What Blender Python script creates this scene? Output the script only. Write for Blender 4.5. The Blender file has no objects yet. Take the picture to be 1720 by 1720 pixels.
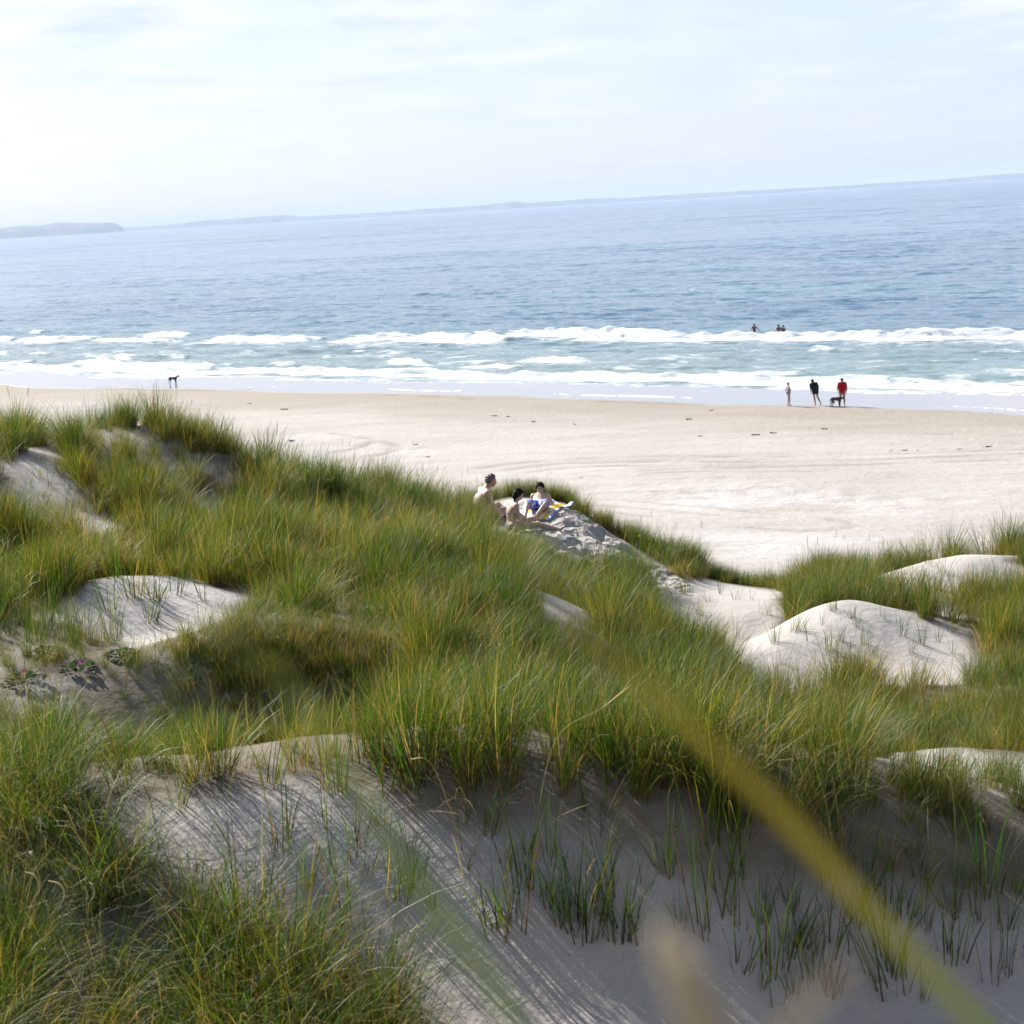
import bpy, math, random
import numpy as np
from mathutils import Matrix, Vector

random.seed(7)
RNG = np.random.default_rng(7)
R = math.radians
scene = bpy.context.scene
COL = scene.collection

# ------------------------------------------------------------------ camera
CAM_Z = 13.3            # eye height above the sea (m)
FPX = 2500.0            # focal length in pixels of the 1720 px photograph
PITCH = math.atan(511 / FPX)
ROLL = R(3.36)
_f = np.array([0, math.cos(PITCH), -math.sin(PITCH)])
_r0 = np.array([1.0, 0, 0])
_u0 = np.array([0, math.sin(PITCH), math.cos(PITCH)])
_r = math.cos(ROLL) * _r0 - math.sin(ROLL) * _u0
_u = math.sin(ROLL) * _r0 + math.cos(ROLL) * _u0
CAM = np.array([0, 0, CAM_Z])

cam_data = bpy.data.cameras.new('camera')
cam = bpy.data.objects.new('camera', cam_data)
COL.objects.link(cam)
M = Matrix(((_r[0], _u[0], -_f[0], 0), (_r[1], _u[1], -_f[1], 0), (_r[2], _u[2], -_f[2], CAM_Z), (0, 0, 0, 1)))
cam.matrix_world = M
cam_data.sensor_fit = 'HORIZONTAL'
cam_data.sensor_width = 36.0
cam_data.lens = 36.0 * FPX / 1720.0
cam_data.clip_start = 0.05
cam_data.clip_end = 100000
cam_data.dof.use_dof = True
cam_data.dof.focus_distance = 15.0
cam_data.dof.aperture_fstop = 4.6
scene.camera = cam

# ------------------------------------------------------------------ sun, sky, exposure
SUN_AZ = 42.0           # degrees to the left of the view direction
SUN_EL = 34.0
sun_dir = Vector((-math.sin(R(SUN_AZ)) * math.cos(R(SUN_EL)), math.cos(R(SUN_AZ)) * math.cos(R(SUN_EL)), math.sin(R(SUN_EL))))
sd = bpy.data.lights.new('sun', 'SUN')
sd.energy = 5.0
sd.angle = R(0.55)
sd.color = (1.0, 0.965, 0.91)
sun = bpy.data.objects.new('sun', sd)
COL.objects.link(sun)
sun.rotation_euler = sun_dir.to_track_quat('Z', 'Y').to_euler()
sun.location = (-20, 20, 60)

world = bpy.data.worlds.new('World')
scene.world = world
world.use_nodes = True
wn, wl = world.node_tree.nodes, world.node_tree.links
wn.clear()
def wnode(t, **kw):
    n = wn.new(t)
    for k, v in kw.items():
        setattr(n, k, v)
    return n
w_out = wnode('ShaderNodeOutputWorld')
w_bg = wnode('ShaderNodeBackground')
w_bg.inputs['Strength'].default_value = 0.062
sky = wnode('ShaderNodeTexSky', sky_type='NISHITA', sun_disc=False)
sky.sun_elevation = R(SUN_EL)
sky.sun_rotation = R(-SUN_AZ)
sky.altitude = 10
sky.air_density = 1.0
sky.dust_density = 1.2
sky.ozone_density = 2.2
tc = wnode('ShaderNodeTexCoord')
sep = wnode('ShaderNodeSeparateXYZ')
wl.new(tc.outputs['Generated'], sep.inputs[0])
zc = wnode('ShaderNodeMath', operation='MAXIMUM'); zc.inputs[1].default_value = 0.0
wl.new(sep.outputs['Z'], zc.inputs[0])
zz = wnode('ShaderNodeMath', operation='ADD'); zz.inputs[1].default_value = 0.10
wl.new(zc.outputs[0], zz.inputs[0])
dx = wnode('ShaderNodeMath', operation='DIVIDE'); dy = wnode('ShaderNodeMath', operation='DIVIDE')
wl.new(sep.outputs['X'], dx.inputs[0]); wl.new(zz.outputs[0], dx.inputs[1])
wl.new(sep.outputs['Y'], dy.inputs[0]); wl.new(zz.outputs[0], dy.inputs[1])
cmb = wnode('ShaderNodeCombineXYZ')
wl.new(dx.outputs[0], cmb.inputs[0]); wl.new(dy.outputs[0], cmb.inputs[1])
n1 = wnode('ShaderNodeTexNoise'); n1.inputs['Scale'].default_value = 0.75; n1.inputs['Detail'].default_value = 9; n1.inputs['Roughness'].default_value = 0.55
n1.inputs['Distortion'].default_value = 0.6
wl.new(cmb.outputs[0], n1.inputs['Vector'])
n2 = wnode('ShaderNodeTexNoise'); n2.inputs['Scale'].default_value = 2.6; n2.inputs['Detail'].default_value = 8; n2.inputs['Roughness'].default_value = 0.55
mp2 = wnode('ShaderNodeMapping'); mp2.inputs['Location'].default_value = (3.7, 1.3, 5.0)
wl.new(cmb.outputs[0], mp2.inputs['Vector']); wl.new(mp2.outputs[0], n2.inputs['Vector'])
# thin cloud veil: cover
r1 = wnode('ShaderNodeMapRange'); r1.inputs['From Min'].default_value = 0.36; r1.inputs['From Max'].default_value = 0.62
r1.interpolation_type = 'SMOOTHSTEP'
wl.new(n1.outputs['Fac'], r1.inputs['Value'])
# veil thins out towards the horizon's hazy blue
r2 = wnode('ShaderNodeMapRange'); r2.inputs['From Min'].default_value = 0.02; r2.inputs['From Max'].default_value = 0.15
r2.inputs['To Min'].default_value = 0.25; r2.inputs['To Max'].default_value = 0.95; r2.interpolation_type = 'SMOOTHSTEP'
wl.new(sep.outputs['Z'], r2.inputs['Value'])
mfac = wnode('ShaderNodeMath', operation='MULTIPLY')
wl.new(r1.outputs[0], mfac.inputs[0]); wl.new(r2.outputs[0], mfac.inputs[1])
# cloud body: white tops to pale blue-grey bases
cr = wnode('ShaderNodeValToRGB')
cr.color_ramp.elements[0].position = 0.36; cr.color_ramp.elements[0].color = (4.6, 5.2, 6.4, 1)
cr.color_ramp.elements[1].position = 0.62; cr.color_ramp.elements[1].color = (6.2, 6.4, 6.9, 1)
wl.new(n2.outputs['Fac'], cr.inputs['Fac'])
# haze in the clear sky
hz = wnode('ShaderNodeMix', data_type='RGBA')
hzf = wnode('ShaderNodeMapRange'); hzf.inputs['From Min'].default_value = 0.0; hzf.inputs['From Max'].default_value = 0.55; hzf.inputs['To Min'].default_value = 0.72; hzf.inputs['To Max'].default_value = 0.06; hzf.interpolation_type = 'SMOOTHSTEP'
wl.new(sep.outputs['Z'], hzf.inputs['Value']); wl.new(hzf.outputs[0], hz.inputs[0])
hz.inputs[7].default_value = (4.6, 5.1, 6.4, 1)
wl.new(sky.outputs[0], hz.inputs[6])
# overhead one looks up through the gaps; low down the cloud sides close them
r3 = wnode('ShaderNodeMapRange'); r3.inputs['From Min'].default_value = 0.15; r3.inputs['From Max'].default_value = 0.65; r3.inputs['To Min'].default_value = 1.0; r3.inputs['To Max'].default_value = 0.22; r3.interpolation_type = 'SMOOTHSTEP'
wl.new(sep.outputs['Z'], r3.inputs['Value'])
mf2 = wnode('ShaderNodeMath', operation='MULTIPLY')
wl.new(mfac.outputs[0], mf2.inputs[0]); wl.new(r3.outputs[0], mf2.inputs[1])
mx = wnode('ShaderNodeMix', data_type='RGBA')
wl.new(mf2.outputs[0], mx.inputs[0]); wl.new(hz.outputs[2], mx.inputs[6]); wl.new(cr.outputs[0], mx.inputs[7])
wl.new(mx.outputs[2], w_bg.inputs['Color'])
wl.new(w_bg.outputs[0], w_out.inputs[0])

scene.view_settings.view_transform = 'Standard'
scene.view_settings.look = 'None'
scene.view_settings.exposure = 1.42
scene.view_settings.gamma = 1.0
scene.view_settings.use_curve_mapping = False
scene.cycles.use_denoising = True
scene.cycles.use_adaptive_sampling = True
scene.cycles.adaptive_threshold = 0.02
scene.cycles.max_bounces = 6
scene.cycles.diffuse_bounces = 3
scene.cycles.glossy_bounces = 3
scene.cycles.transmission_bounces = 4
scene.cycles.transparent_max_bounces = 8
scene.cycles.volume_bounces = 0
scene.cycles.sample_clamp_indirect = 6
scene.cycles.caustics_reflective = False
scene.cycles.caustics_refractive = False
scene.render.film_transparent = False

# ------------------------------------------------------------------ helpers
def at(px, py, Y):
    """world point on the ray of photograph pixel (px, py) at distance Y ahead"""
    d = _f * FPX + (px - 860) * _r - (py - 860) * _u
    return CAM + d * (Y / d[1])

def to_px(P):
    v = np.asarray(P) - CAM
    c = v @ np.stack([_r, _u, _f], -1)
    w = np.where(c[..., 2] > 0.05, c[..., 2], 0.05)
    return 860 + FPX * c[..., 0] / w, 860 - FPX * c[..., 1] / w, c[..., 2]

def smooth(a, b, x):
    t = np.clip((np.asarray(x, float) - a) / (b - a), 0, 1)
    return t * t * (3 - 2 * t)

def perlin(x, y, seed=0):
    x = np.asarray(x, float); y = np.asarray(y, float)
    xi = np.floor(x).astype(np.int64); yi = np.floor(y).astype(np.int64)
    xf = x - xi; yf = y - yi
    def g(ix, iy, fx, fy):
        h = (ix * 374761393 + iy * 668265263 + seed * 974634777) & 0xFFFFFFFF
        h = ((h ^ (h >> 13)) * 1274126177) & 0xFFFFFFFF
        h = h ^ (h >> 16)
        a = h.astype(float) * (2 * math.pi / 4294967296.0)
        return np.cos(a) * fx + np.sin(a) * fy
    u = xf * xf * xf * (xf * (xf * 6 - 15) + 10); v = yf * yf * yf * (yf * (yf * 6 - 15) + 10)
    a = g(xi, yi, xf, yf); b = g(xi + 1, yi, xf - 1, yf)
    c = g(xi, yi + 1, xf, yf - 1); d = g(xi + 1, yi + 1, xf - 1, yf - 1)
    return (a + (b - a) * u + (c - a) * v + (a - b - c + d) * u * v) * 1.41

def fbm(x, y, seed=0, octs=4, gain=0.5):
    s = 0; amp = 1; f = 1
    for k in range(octs):
        s = s + amp * perlin(x * f, y * f, seed + k * 17)
        amp *= gain; f *= 2.03
    return s

def mesh_obj(name, verts, faces, mat=None, parent=None, smooth_=True, link=True):
    me = bpy.data.meshes.new(name)
    v = np.asarray(verts, dtype=np.float32)
    me.vertices.add(len(v)); me.vertices.foreach_set('co', v.ravel())
    f = np.asarray(faces, dtype=np.int32)
    k = f.shape[1]
    me.loops.add(f.size); me.loops.foreach_set('vertex_index', f.ravel())
    me.polygons.add(len(f)); me.polygons.foreach_set('loop_start', np.arange(len(f), dtype=np.int32) * k)
    me.update(calc_edges=True)
    if smooth_:
        me.polygons.foreach_set('use_smooth', np.ones(len(f), dtype=bool))
    if mat is not None:
        me.materials.append(mat)
    o = bpy.data.objects.new(name, me)
    if link:
        COL.objects.link(o)
    if parent is not None:
        o.parent = parent
    return o

def fattr(o, name, vals):
    a = o.data.attributes.new(name, 'FLOAT', 'POINT')
    a.data.foreach_set('value', np.asarray(vals, dtype=np.float32).ravel())

def cattr(o, name, cols):
    a = o.data.attributes.new(name, 'FLOAT_COLOR', 'POINT')
    c = np.ones((len(cols), 4), dtype=np.float32); c[:, :3] = cols
    a.data.foreach_set('color', c.ravel())

def grid_faces(nx, ny):
    i = np.arange((ny - 1) * nx).reshape(ny - 1, nx)[:, :-1].ravel()
    return np.stack([i, i + 1, i + nx + 1, i + nx], 1)

def tag(o, label=None, cat=None, group=None, kind=None):
    if label: o['label'] = label
    if cat: o['category'] = cat
    if group: o['group'] = group
    if kind: o['kind'] = kind
    return o

class NT:
    """tiny node-tree builder"""
    def __init__(s, name):
        s.m = bpy.data.materials.new(name); s.m.use_nodes = True
        s.n, s.l = s.m.node_tree.nodes, s.m.node_tree.links
        s.n.clear()
        s.out = s.n.new('ShaderNodeOutputMaterial')
    def add(s, t, ins=None, **kw):
        n = s.n.new(t)
        for k, v in kw.items(): setattr(n, k, v)
        for k, v in (ins or {}).items():
            i = n.inputs[k]
            if isinstance(v, bpy.types.NodeSocket): s.l.new(v, i)
            else: i.default_value = v
        return n
    def math(s, op, a, b=0.0, c=None):
        n = s.add('ShaderNodeMath', {0: a, 1: b}, operation=op)
        if c is not None:
            if isinstance(c, bpy.types.NodeSocket): s.l.new(c, n.inputs[2])
            else: n.inputs[2].default_value = c
        return n.outputs[0]
    def noise(s, vec, scale, detail=4, rough=0.5, dist=0.0, out='Fac'):
        return s.add('ShaderNodeTexNoise', {'Vector': vec, 'Scale': scale, 'Detail': detail, 'Roughness': rough, 'Distortion': dist}).outputs[out]
    def rng(s, v, a, b, c=0.0, d=1.0, sm=True):
        n = s.add('ShaderNodeMapRange', {'Value': v, 'From Min': a, 'From Max': b, 'To Min': c, 'To Max': d})
        n.interpolation_type = 'SMOOTHSTEP' if sm else 'LINEAR'
        return n.outputs[0]
    def mix(s, f, a, b, blend='MIX'):
        n = s.add('ShaderNodeMix', data_type='RGBA', blend_type=blend)
        for k, v in ((0, f), (6, a), (7, b)):
            if isinstance(v, bpy.types.NodeSocket): s.l.new(v, n.inputs[k])
            else: n.inputs[k].default_value = v if k == 0 else (*v[:3], 1)
        return n.outputs[2]
    def attr(s, name, out='Fac'):
        return s.add('ShaderNodeAttribute', attribute_name=name).outputs[out]
    def done(s, sh, vol=None):
        s.l.new(sh, s.out.inputs['Surface'])
        return s.m

# ------------------------------------------------------------------ ground shape
SH = R(35.0)
S_N = np.array([math.sin(SH), math.cos(SH)])     # seaward
S_U = np.array([math.cos(SH), -math.sin(SH)])    # along the shore, to the right
S0 = 85.6
def shore(x, y):
    return x * S_U[0] + y * S_U[1], x * S_N[0] + y * S_N[1] - S0
def unshore(u, s):
    s = s + S0
    return u * S_U[0] + s * S_N[0], u * S_U[1] + s * S_N[1]

def beach_z(x, y):
    u, s = shore(x, y)
    m = 0.9 * perlin(u / 17.0, 0 * u, 5) + 0.5 * perlin(u / 6.0, 0 * u + .5, 6)
    sm = s + m
    z = np.where(sm < 0, 0.10 - 0.026 * sm + 0.0006 * np.minimum(sm, 0) ** 2, 0.10 - 0.0115 * sm)
    z = np.where(sm > 9, -0.0035 - 0.035 * (sm - 9), z)
    z = z + smooth(-2, -14, s) * (0.10 * fbm(x / 14, y / 9, 3, 3) + 0.02 * fbm(x / 2.2, y / 2.2, 8, 3))
    return z

# what the eye can read off the photograph: (pixel x, pixel y, distance ahead)
VIS = [
 # shaded face in the foreground and its crest
 (180,1362,8.0),(350,1325,8.1),(500,1305,8.2),(650,1315,8.05),(800,1337,7.9),(1000,1352,7.7),(1150,1365,7.65),(1290,1388,7.6),(1500,1430,7.5),(1720,1480,7.4),
 (0,1420,7.7),(-250,1450,7.8),(1950,1530,7.3),
 (600,1720,6.80),(1000,1720,6.82),(1400,1720,6.79),(1720,1720,6.72),(300,1720,6.6),(0,1720,6.5),(-250,1720,6.5),(1950,1720,6.6),
 (700,1500,7.48),(1000,1540,7.31),(1350,1560,7.21),(1650,1600,7.08),(300,1530,7.2),
 # grassy middle ground
 (700,1235,10.4),(1000,1235,10.4),(1300,1310,9.7),(1480,1292,9.9),(1150,1262,10.0),(1600,1262,10.5),(1720,1275,10.6),(1650,1310,9.7),(1950,1300,10.4),
 (0,1275,9.6),(-250,1290,9.6),
 # dark bank and ledge at the left
 (500,1080,12.1),(640,1092,12.1),(350,1080,12.1),(60,1115,12.0),(-200,1110,12.0),(130,1140,11.6),
 # left sand slope
 (230,1090,13.0),(210,962,14.3),(330,985,14.3),(110,1012,13.9),(440,1010,14.4),(300,1070,13.2),
 (750,1092,13.4),(960,1140,13.8),(1180,1190,14.6),
 # field behind
 (400,925,18.0),(500,918,18.0),(650,930,18.0),(800,960,18.0),(960,1010,17.2),(1100,1140,15.2),(950,1048,16.0),
 (20,960,16.6),(50,935,17.2),(-200,930,17.2),(170,890,18.6),
 # left top dune
 (0,840,19.0),(0,828,25.0),(-150,835,25.0),(70,775,24.5),(60,790,20.2),(100,762,21.0),(180,716,24.5),(245,718,24.8),(-150,800,21.5),(130,800,21.0),(230,820,21.5),
 # main ridge crest
 (290,724,25.0),(350,745,25.0),(450,784,25.0),(600,832,25.0),(750,866,25.4),
 (350,850,22.3),(500,892,22.3),(650,905,22.6),(780,915,23.2),
 # sun-bathers' mound and its trampled slope
 (820,880,27.0),(860,892,26.4),(920,862,27.0),(900,838,28.5),(845,836,28.8),(960,850,28.6),(1000,925,25.3),(1120,985,23.9),(1000,882,27.6),(1100,943,26.4),(1190,985,25.2),(950,895,25.9),(1060,955,24.7),
 # grass edge in front of it
 (900,950,22.8),(1000,1025,21.4),(1130,1115,19.2),
 # white hollows
 (1180,995,24.2),(1250,1000,24.2),(1230,1045,21.4),(1290,1014,22.2),(1180,1085,20.3),
 # right dune
 (1420,1000,19.2),(1330,1040,19.0),(1250,1095,18.2),(1300,1150,17.2),(1450,1140,17.4),(1560,1065,18.5),(1640,1098,18.0),(1500,1025,19.1),
 (1300,1262,13.0),(1500,1252,13.0),(1680,1235,13.2),(1950,1200,13.4),
 # right back crest
 (1620,932,23.0),(1720,985,22.2),(1490,972,23.2),(1400,985,24.8),(1700,945,25.2),(1850,930,25.2),(1950,960,22),(1300,985,25.8),
]
HID = [  # ground the photograph hides: under the photographer, behind crests, beyond the frame
 (0,-3,12.6),(0,0,12.3),(-3,0,12.2),(3,0,12.2),(0,2,11.5),(-2.5,2.2,11.3),(2.5,2.2,11.3),(0,4,10.25),(-3,4.2,10.3),(3,4.2,10.15),(0,5.9,9.3),(-2.5,5.8,9.65),(2.5,5.9,9.25),
 (-8,0,12.0),(8,0,12.0),(-9,6,10.3),(9,6,10.0),(-14,0,11.8),(14,0,11.8),
 (-2.8,11.2,9.25),(-1.9,11.25,9.1),(-1.1,11.2,9.15),
 (0.4,8.8,10.0),(-2.0,9.0,10.0),(2.4,8.8,9.8),
 (-2.2,15.8,9.35),(-4.3,15.6,9.55),(0.5,15.2,9.0),
 (-2.8,20.3,8.6),(-0.8,20.6,8.3),(-4.8,20.6,9.2),
 (2.4,15.3,8.1),(4.2,15.3,8.0),(1.0,24.4,7.1),
 (5.2,21.0,7.2),(6.6,21.0,7.2),(3.5,20.6,6.9),
 (-8,28.5,8.2),(-5,28.5,7.7),(-2,29,7.0),(0.4,31,6.6),(3.2,29.6,5.2),(6,28.5,5.2),(9,28,5.4),
 (-13,25,9.2),(-14,18,9.6),(-13,12,9.8),(14,12,9.0),(14,18,7.8),(14,25,6.8),
 (-16,32,7.0),(16,30,5.0),
]
cps = [at(*p) for p in VIS] + [np.array(p, float) for p in HID]
for uu in np.arange(-60, 41, 8.0):       # foot of the dunes on the beach
    for ss in (-45.0, -38.0):
        x, y = unshore(uu, ss)
        cps.append(np.array([x, y, float(beach_z(np.array(x), np.array(y)))]))
CP = np.array(cps)
def _tps(r2):
    return np.where(r2 > 1e-12, 0.5 * r2 * np.log(np.maximum(r2, 1e-12)), 0)
_n = len(CP)
_K = _tps(((CP[:, None, :2] - CP[None, :, :2]) ** 2).sum(-1)) + np.eye(_n) * 0.35
_P = np.c_[np.ones(_n), CP[:, :2]]
_A = np.zeros((_n + 3, _n + 3)); _A[:_n, :_n] = _K; _A[:_n, _n:] = _P; _A[_n:, :_n] = _P.T
_W = np.linalg.solve(_A, np.r_[CP[:, 2], 0, 0, 0])
def tps_z(x, y):
    x = np.asarray(x, float); y = np.asarray(y, float)
    sh = x.shape; x = x.ravel(); y = y.ravel()
    out = np.empty(len(x))
    for i in range(0, len(x), 40000):
        xs = x[i:i + 40000, None]; ys = y[i:i + 40000, None]
        r2 = (xs - CP[None, :, 0]) ** 2 + (ys - CP[None, :, 1]) ** 2
        out[i:i + 40000] = _tps(r2) @ _W[:_n] + _W[_n] + _W[_n + 1] * xs[:, 0] + _W[_n + 2] * ys[:, 0]
    return out.reshape(sh)

def in_poly(px, py, poly):
    px = np.asarray(px); py = np.asarray(py)
    ins = np.zeros(px.shape, bool)
    n = len(poly)
    for i in range(n):
        x1, y1 = poly[i]; x2, y2 = poly[(i + 1) % n]
        c = ((y1 > py) != (y2 > py)) & (px < (x2 - x1) * (py - y1) / (y2 - y1 + 1e-9) + x1)
        ins ^= c
    return ins

TRAMPLED = ([(840,850),(880,840),(950,845),(1010,885),(1090,945),(1165,985),(1140,1010),(1060,1000),(980,955),(900,915),(850,900)], 23.5, 29.2)
def dune_z(x, y):
    x = np.asarray(x, float); y = np.asarray(y, float)
    z = tps_z(x, y)
    z = z + 0.05 * fbm(x / 1.9, y / 1.9, 21, 3) + 0.012 * fbm(x / 0.5, y / 0.5, 31, 2)
    u, s = shore(x, y)
    w = smooth(-50, -44, s)
    return z * (1 - w) + beach_z(x, y) * w
def ground_z(x, y):
    x = np.asarray(x, float); y = np.asarray(y, float)
    u, s = shore(x, y)
    return np.where(s < -44, dune_z(x, y), beach_z(x, y))
def hit(px, py, y0=5.0, y1=170.0, step=0.15):
    """where the ray of a photograph pixel meets the ground"""
    Y = np.arange(y0, y1, step)
    d = _f * FPX + (px - 860) * _r - (py - 860) * _u
    P = CAM[None] + d[None] * (Y / d[1])[:, None]
    g = ground_z(P[:, 0], P[:, 1])
    k = np.nonzero(P[:, 2] < g)[0]
    p = P[k[0]] if len(k) else P[-1]
    return np.array([p[0], p[1], float(ground_z(np.array([p[0]]), np.array([p[1]]))[0])])

# ------------------------------------------------------------------ sand
def sand_material(name, beach):
    t = NT(name)
    geo = t.add('ShaderNodeNewGeometry').outputs['Position']
    big = t.noise(geo, 0.12, 5, 0.55)
    mid = t.noise(geo, 1.3, 5, 0.6)
    fine = t.noise(geo, 60.0, 3, 0.6)
    col = t.mix(t.rng(big, 0.35, 0.65), (0.314, 0.290, 0.263), (0.353, 0.334, 0.314))
    col = t.mix(t.rng(mid, 0.3, 0.75, 0, 0.45), col, (0.287, 0.260, 0.231))
    col = t.mix(t.rng(fine, 0.3, 0.7, 0, 0.35), col, (0.241, 0.216, 0.188))
    bs = t.add('ShaderNodeBsdfPrincipled', {'Roughness': 0.95, 'Specular IOR Level': 0.12})
    if beach:
        mp = t.add('ShaderNodeMapping', {'Vector': geo, 'Rotation': (0, 0, SH), 'Scale': (0.10, 0.42, 1)})
        streak = t.noise(mp.outputs[0], 1.0, 6, 0.62)
        col = t.mix(t.rng(streak, 0.42, 0.66, 0, 0.55), col, (0.279, 0.246, 0.216))
        mp3 = t.add('ShaderNodeMapping', {'Vector': geo, 'Rotation': (0, 0, SH), 'Scale': (0.16, 1.1, 1)})
        thin = t.noise(mp3.outputs[0], 1.0, 7, 0.7)
        col = t.mix(t.rng(thin, 0.58, 0.66, 0, 0.5), col, (0.210, 0.180, 0.154))
        dry = t.attr('dry')
        col = t.mix(t.math('MULTIPLY', dry, 0.5), col, (0.404, 0.388, 0.381))
        damp = t.attr('damp')
        dm = t.math('MULTIPLY', damp, t.rng(streak, 0.2, 0.6, 0.65, 1.0))
        col = t.mix(dm, col, (0.235, 0.205, 0.170))
        trk = t.attr('track')
        col = t.mix(trk, col, (0.167, 0.140, 0.120))
        wet = t.attr('wet')
        col = t.mix(wet, col, (0.233, 0.220, 0.227))
        fo = t.attr('foam')
        lace = t.noise(geo, 1.1, 6, 0.65)
        fm = t.rng(t.math('ADD', fo, t.math('MULTIPLY', t.math('SUBTRACT', lace, 0.5), 1.6)), 0.5, 0.72)
        fm = t.math('MULTIPLY', fm, t.rng(fo, 0.02, 0.12))
        col = t.mix(fm, col, (0.70, 0.72, 0.74))
        ro = t.math('MULTIPLY_ADD', wet, -0.88, 0.95)
        t.l.new(t.math('MAXIMUM', ro, t.math('MULTIPLY', fm, 0.8)), bs.inputs['Roughness'])
        t.l.new(t.math('MULTIPLY_ADD', wet, 0.88, 0.12), bs.inputs['Specular IOR Level'])
        hgt = t.math('ADD', t.math('MULTIPLY', t.noise(geo, 2.6, 5, 0.6), 0.10), t.math('MULTIPLY', streak, 0.10))
        inv = t.math('MULTIPLY_ADD', wet, -0.96, 1.0)
        bp = t.add('ShaderNodeBump', {'Height': hgt, 'Distance': 1.0, 'Strength': t.math('MULTIPLY', inv, 0.75)})
    else:
        mp = t.add('ShaderNodeMapping', {'Vector': geo, 'Rotation': (0, 0, R(25)), 'Scale': (1.0, 3.0, 1)})
        rip = t.noise(mp.outputs[0], 1.6, 4, 0.55)
        hgt = t.math('ADD', t.math('MULTIPLY', rip, 0.012), t.math('MULTIPLY', t.noise(geo, 7.0, 5, 0.62), 0.035))
        hgt = t.math('ADD', hgt, t.math('MULTIPLY', fine, 0.0025))
        trod = t.attr('trod')
        lump = t.add('ShaderNodeTexVoronoi', {'Vector': geo, 'Scale': 5.5}).outputs['Distance']
        hgt = t.math('ADD', hgt, t.math('MULTIPLY', trod, t.math('ADD', t.math('MULTIPLY', lump, 0.16), t.math('MULTIPLY', t.noise(geo, 11.0, 3, 0.6), 0.09))))
        # dead straw and bits of root lying in the sand
        lit = t.noise(geo, 26.0, 4, 0.7)
        col = t.mix(t.rng(lit, 0.63, 0.70, 0, 0.55), col, (0.132, 0.102, 0.066))
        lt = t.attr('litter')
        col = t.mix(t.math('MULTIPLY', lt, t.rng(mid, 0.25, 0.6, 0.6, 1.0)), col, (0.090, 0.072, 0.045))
        bp = t.add('ShaderNodeBump', {'Height': hgt, 'Distance': 1.0, 'Strength': 0.65})
    t.l.new(bp.outputs[0], bs.inputs['Normal'])
    t.l.new(col, bs.inputs['Base Color'])
    return t.done(bs.outputs[0])
M_SAND = sand_material('dune_sand', False)
M_BEACH = sand_material('beach_sand', True)

# dunes
gx = np.arange(-19, 19.01, 0.11); gy = np.arange(-4, 62, 0.11)
X, Y = np.meshgrid(gx, gy)
Z = dune_z(X, Y)
U_, S_ = shore(X, Y)
Z = Z + 0.02 - 0.05 * np.clip(S_ + 47.5, 0, 30)
pxg, pyg, pdg = to_px(np.stack([X, Y, Z], -1))
tr = in_poly(pxg, pyg, TRAMPLED[0]) & (Y > TRAMPLED[1]) & (Y < TRAMPLED[2])
tr = tr.astype(float)
for _ in range(3):
    tr = (tr + np.roll(tr, 1, 0) + np.roll(tr, -1, 0) + np.roll(tr, 1, 1) + np.roll(tr, -1, 1)) / 5
Z = Z + tr * (0.10 * perlin(X / 0.42, Y / 0.42, 77) * smooth(880, 960, pxg) + 0.10 * perlin(X / 0.25, Y / 0.25, 78) * smooth(880, 960, pxg))
dunes = mesh_obj('dunes', np.stack([X, Y, Z], -1).reshape(-1, 3), grid_faces(len(gx), len(gy)), M_SAND)
tag(dunes, 'pale sand dunes rolling down to the beach', None, None, 'structure')
fattr(dunes, 'trod', np.clip(tr, 0, 1))
def sheet_z(x, y):
    """height of the built dune sheet (bilinear)"""
    x = np.asarray(x, float); y = np.asarray(y, float)
    fx = np.clip((x - gx[0]) / 0.11, 0, len(gx) - 1.001); fy = np.clip((y - gy[0]) / 0.11, 0, len(gy) - 1.001)
    i = fx.astype(int); j = fy.astype(int); a = fx - i; b = fy - j
    return Z[j, i] * (1 - a) * (1 - b) + Z[j, i + 1] * a * (1 - b) + Z[j + 1, i] * (1 - a) * b + Z[j + 1, i + 1] * a * b

# beach
us = np.r_[-9000, -3000, -1000, -400, -250, -205, np.arange(-175, 20.1, 0.33), 60, 130, 200, 400, 1000, 3000, 9000]
ss = np.r_[np.arange(-62, 24.1, 0.3)]
UB, SB = np.meshgrid(us, ss)
XB, YB = unshore(UB, SB)
ZB = beach_z(XB, YB)
ZB = ZB - 0.08 * np.clip(-48.5 - SB, 0, 30) * (np.abs(XB) < 30)
mea = 0.9 * perlin(UB / 17.0, 0 * UB, 5) + 0.5 * perlin(UB / 6.0, 0 * UB + .5, 6)
edge = SB + mea * 1.4 + 2.4 * np.abs(perlin(UB / 13.0, 0 * UB + 3.3, 9)) + 1.6 * perlin(UB / 30.0, 0 * UB + 8.3, 10) - 0.6
wet = smooth(-0.25, 0.35, edge)
damp = smooth(-17, -3, SB + 3.5 * fbm(UB / 16, SB / 5, 44, 3))
foam_b = np.exp(-((edge - 2.0 - 1.6 * perlin(UB / 21, 0 * UB + 7, 61)) / 0.55) ** 2) * smooth(-0.35, 0.5, perlin(UB / 15, 0 * UB + 2, 62)) * 0.9
foam_b = np.maximum(foam_b, 0.75 * smooth(5.0, 10.0, edge + 2.0 * perlin(UB / 8, SB / 3, 63)))
pxb, pyb, pdb = to_px(np.stack([XB, YB, ZB], -1))
def blot(cx, cy, rx, ry, rot=0):
    a = R(rot); dxx = pxb - cx; dyy = pyb - cy
    return np.exp(-(((dxx * math.cos(a) + dyy * math.sin(a)) / rx) ** 2 + ((-dxx * math.sin(a) + dyy * math.cos(a)) / ry) ** 2))
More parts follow.
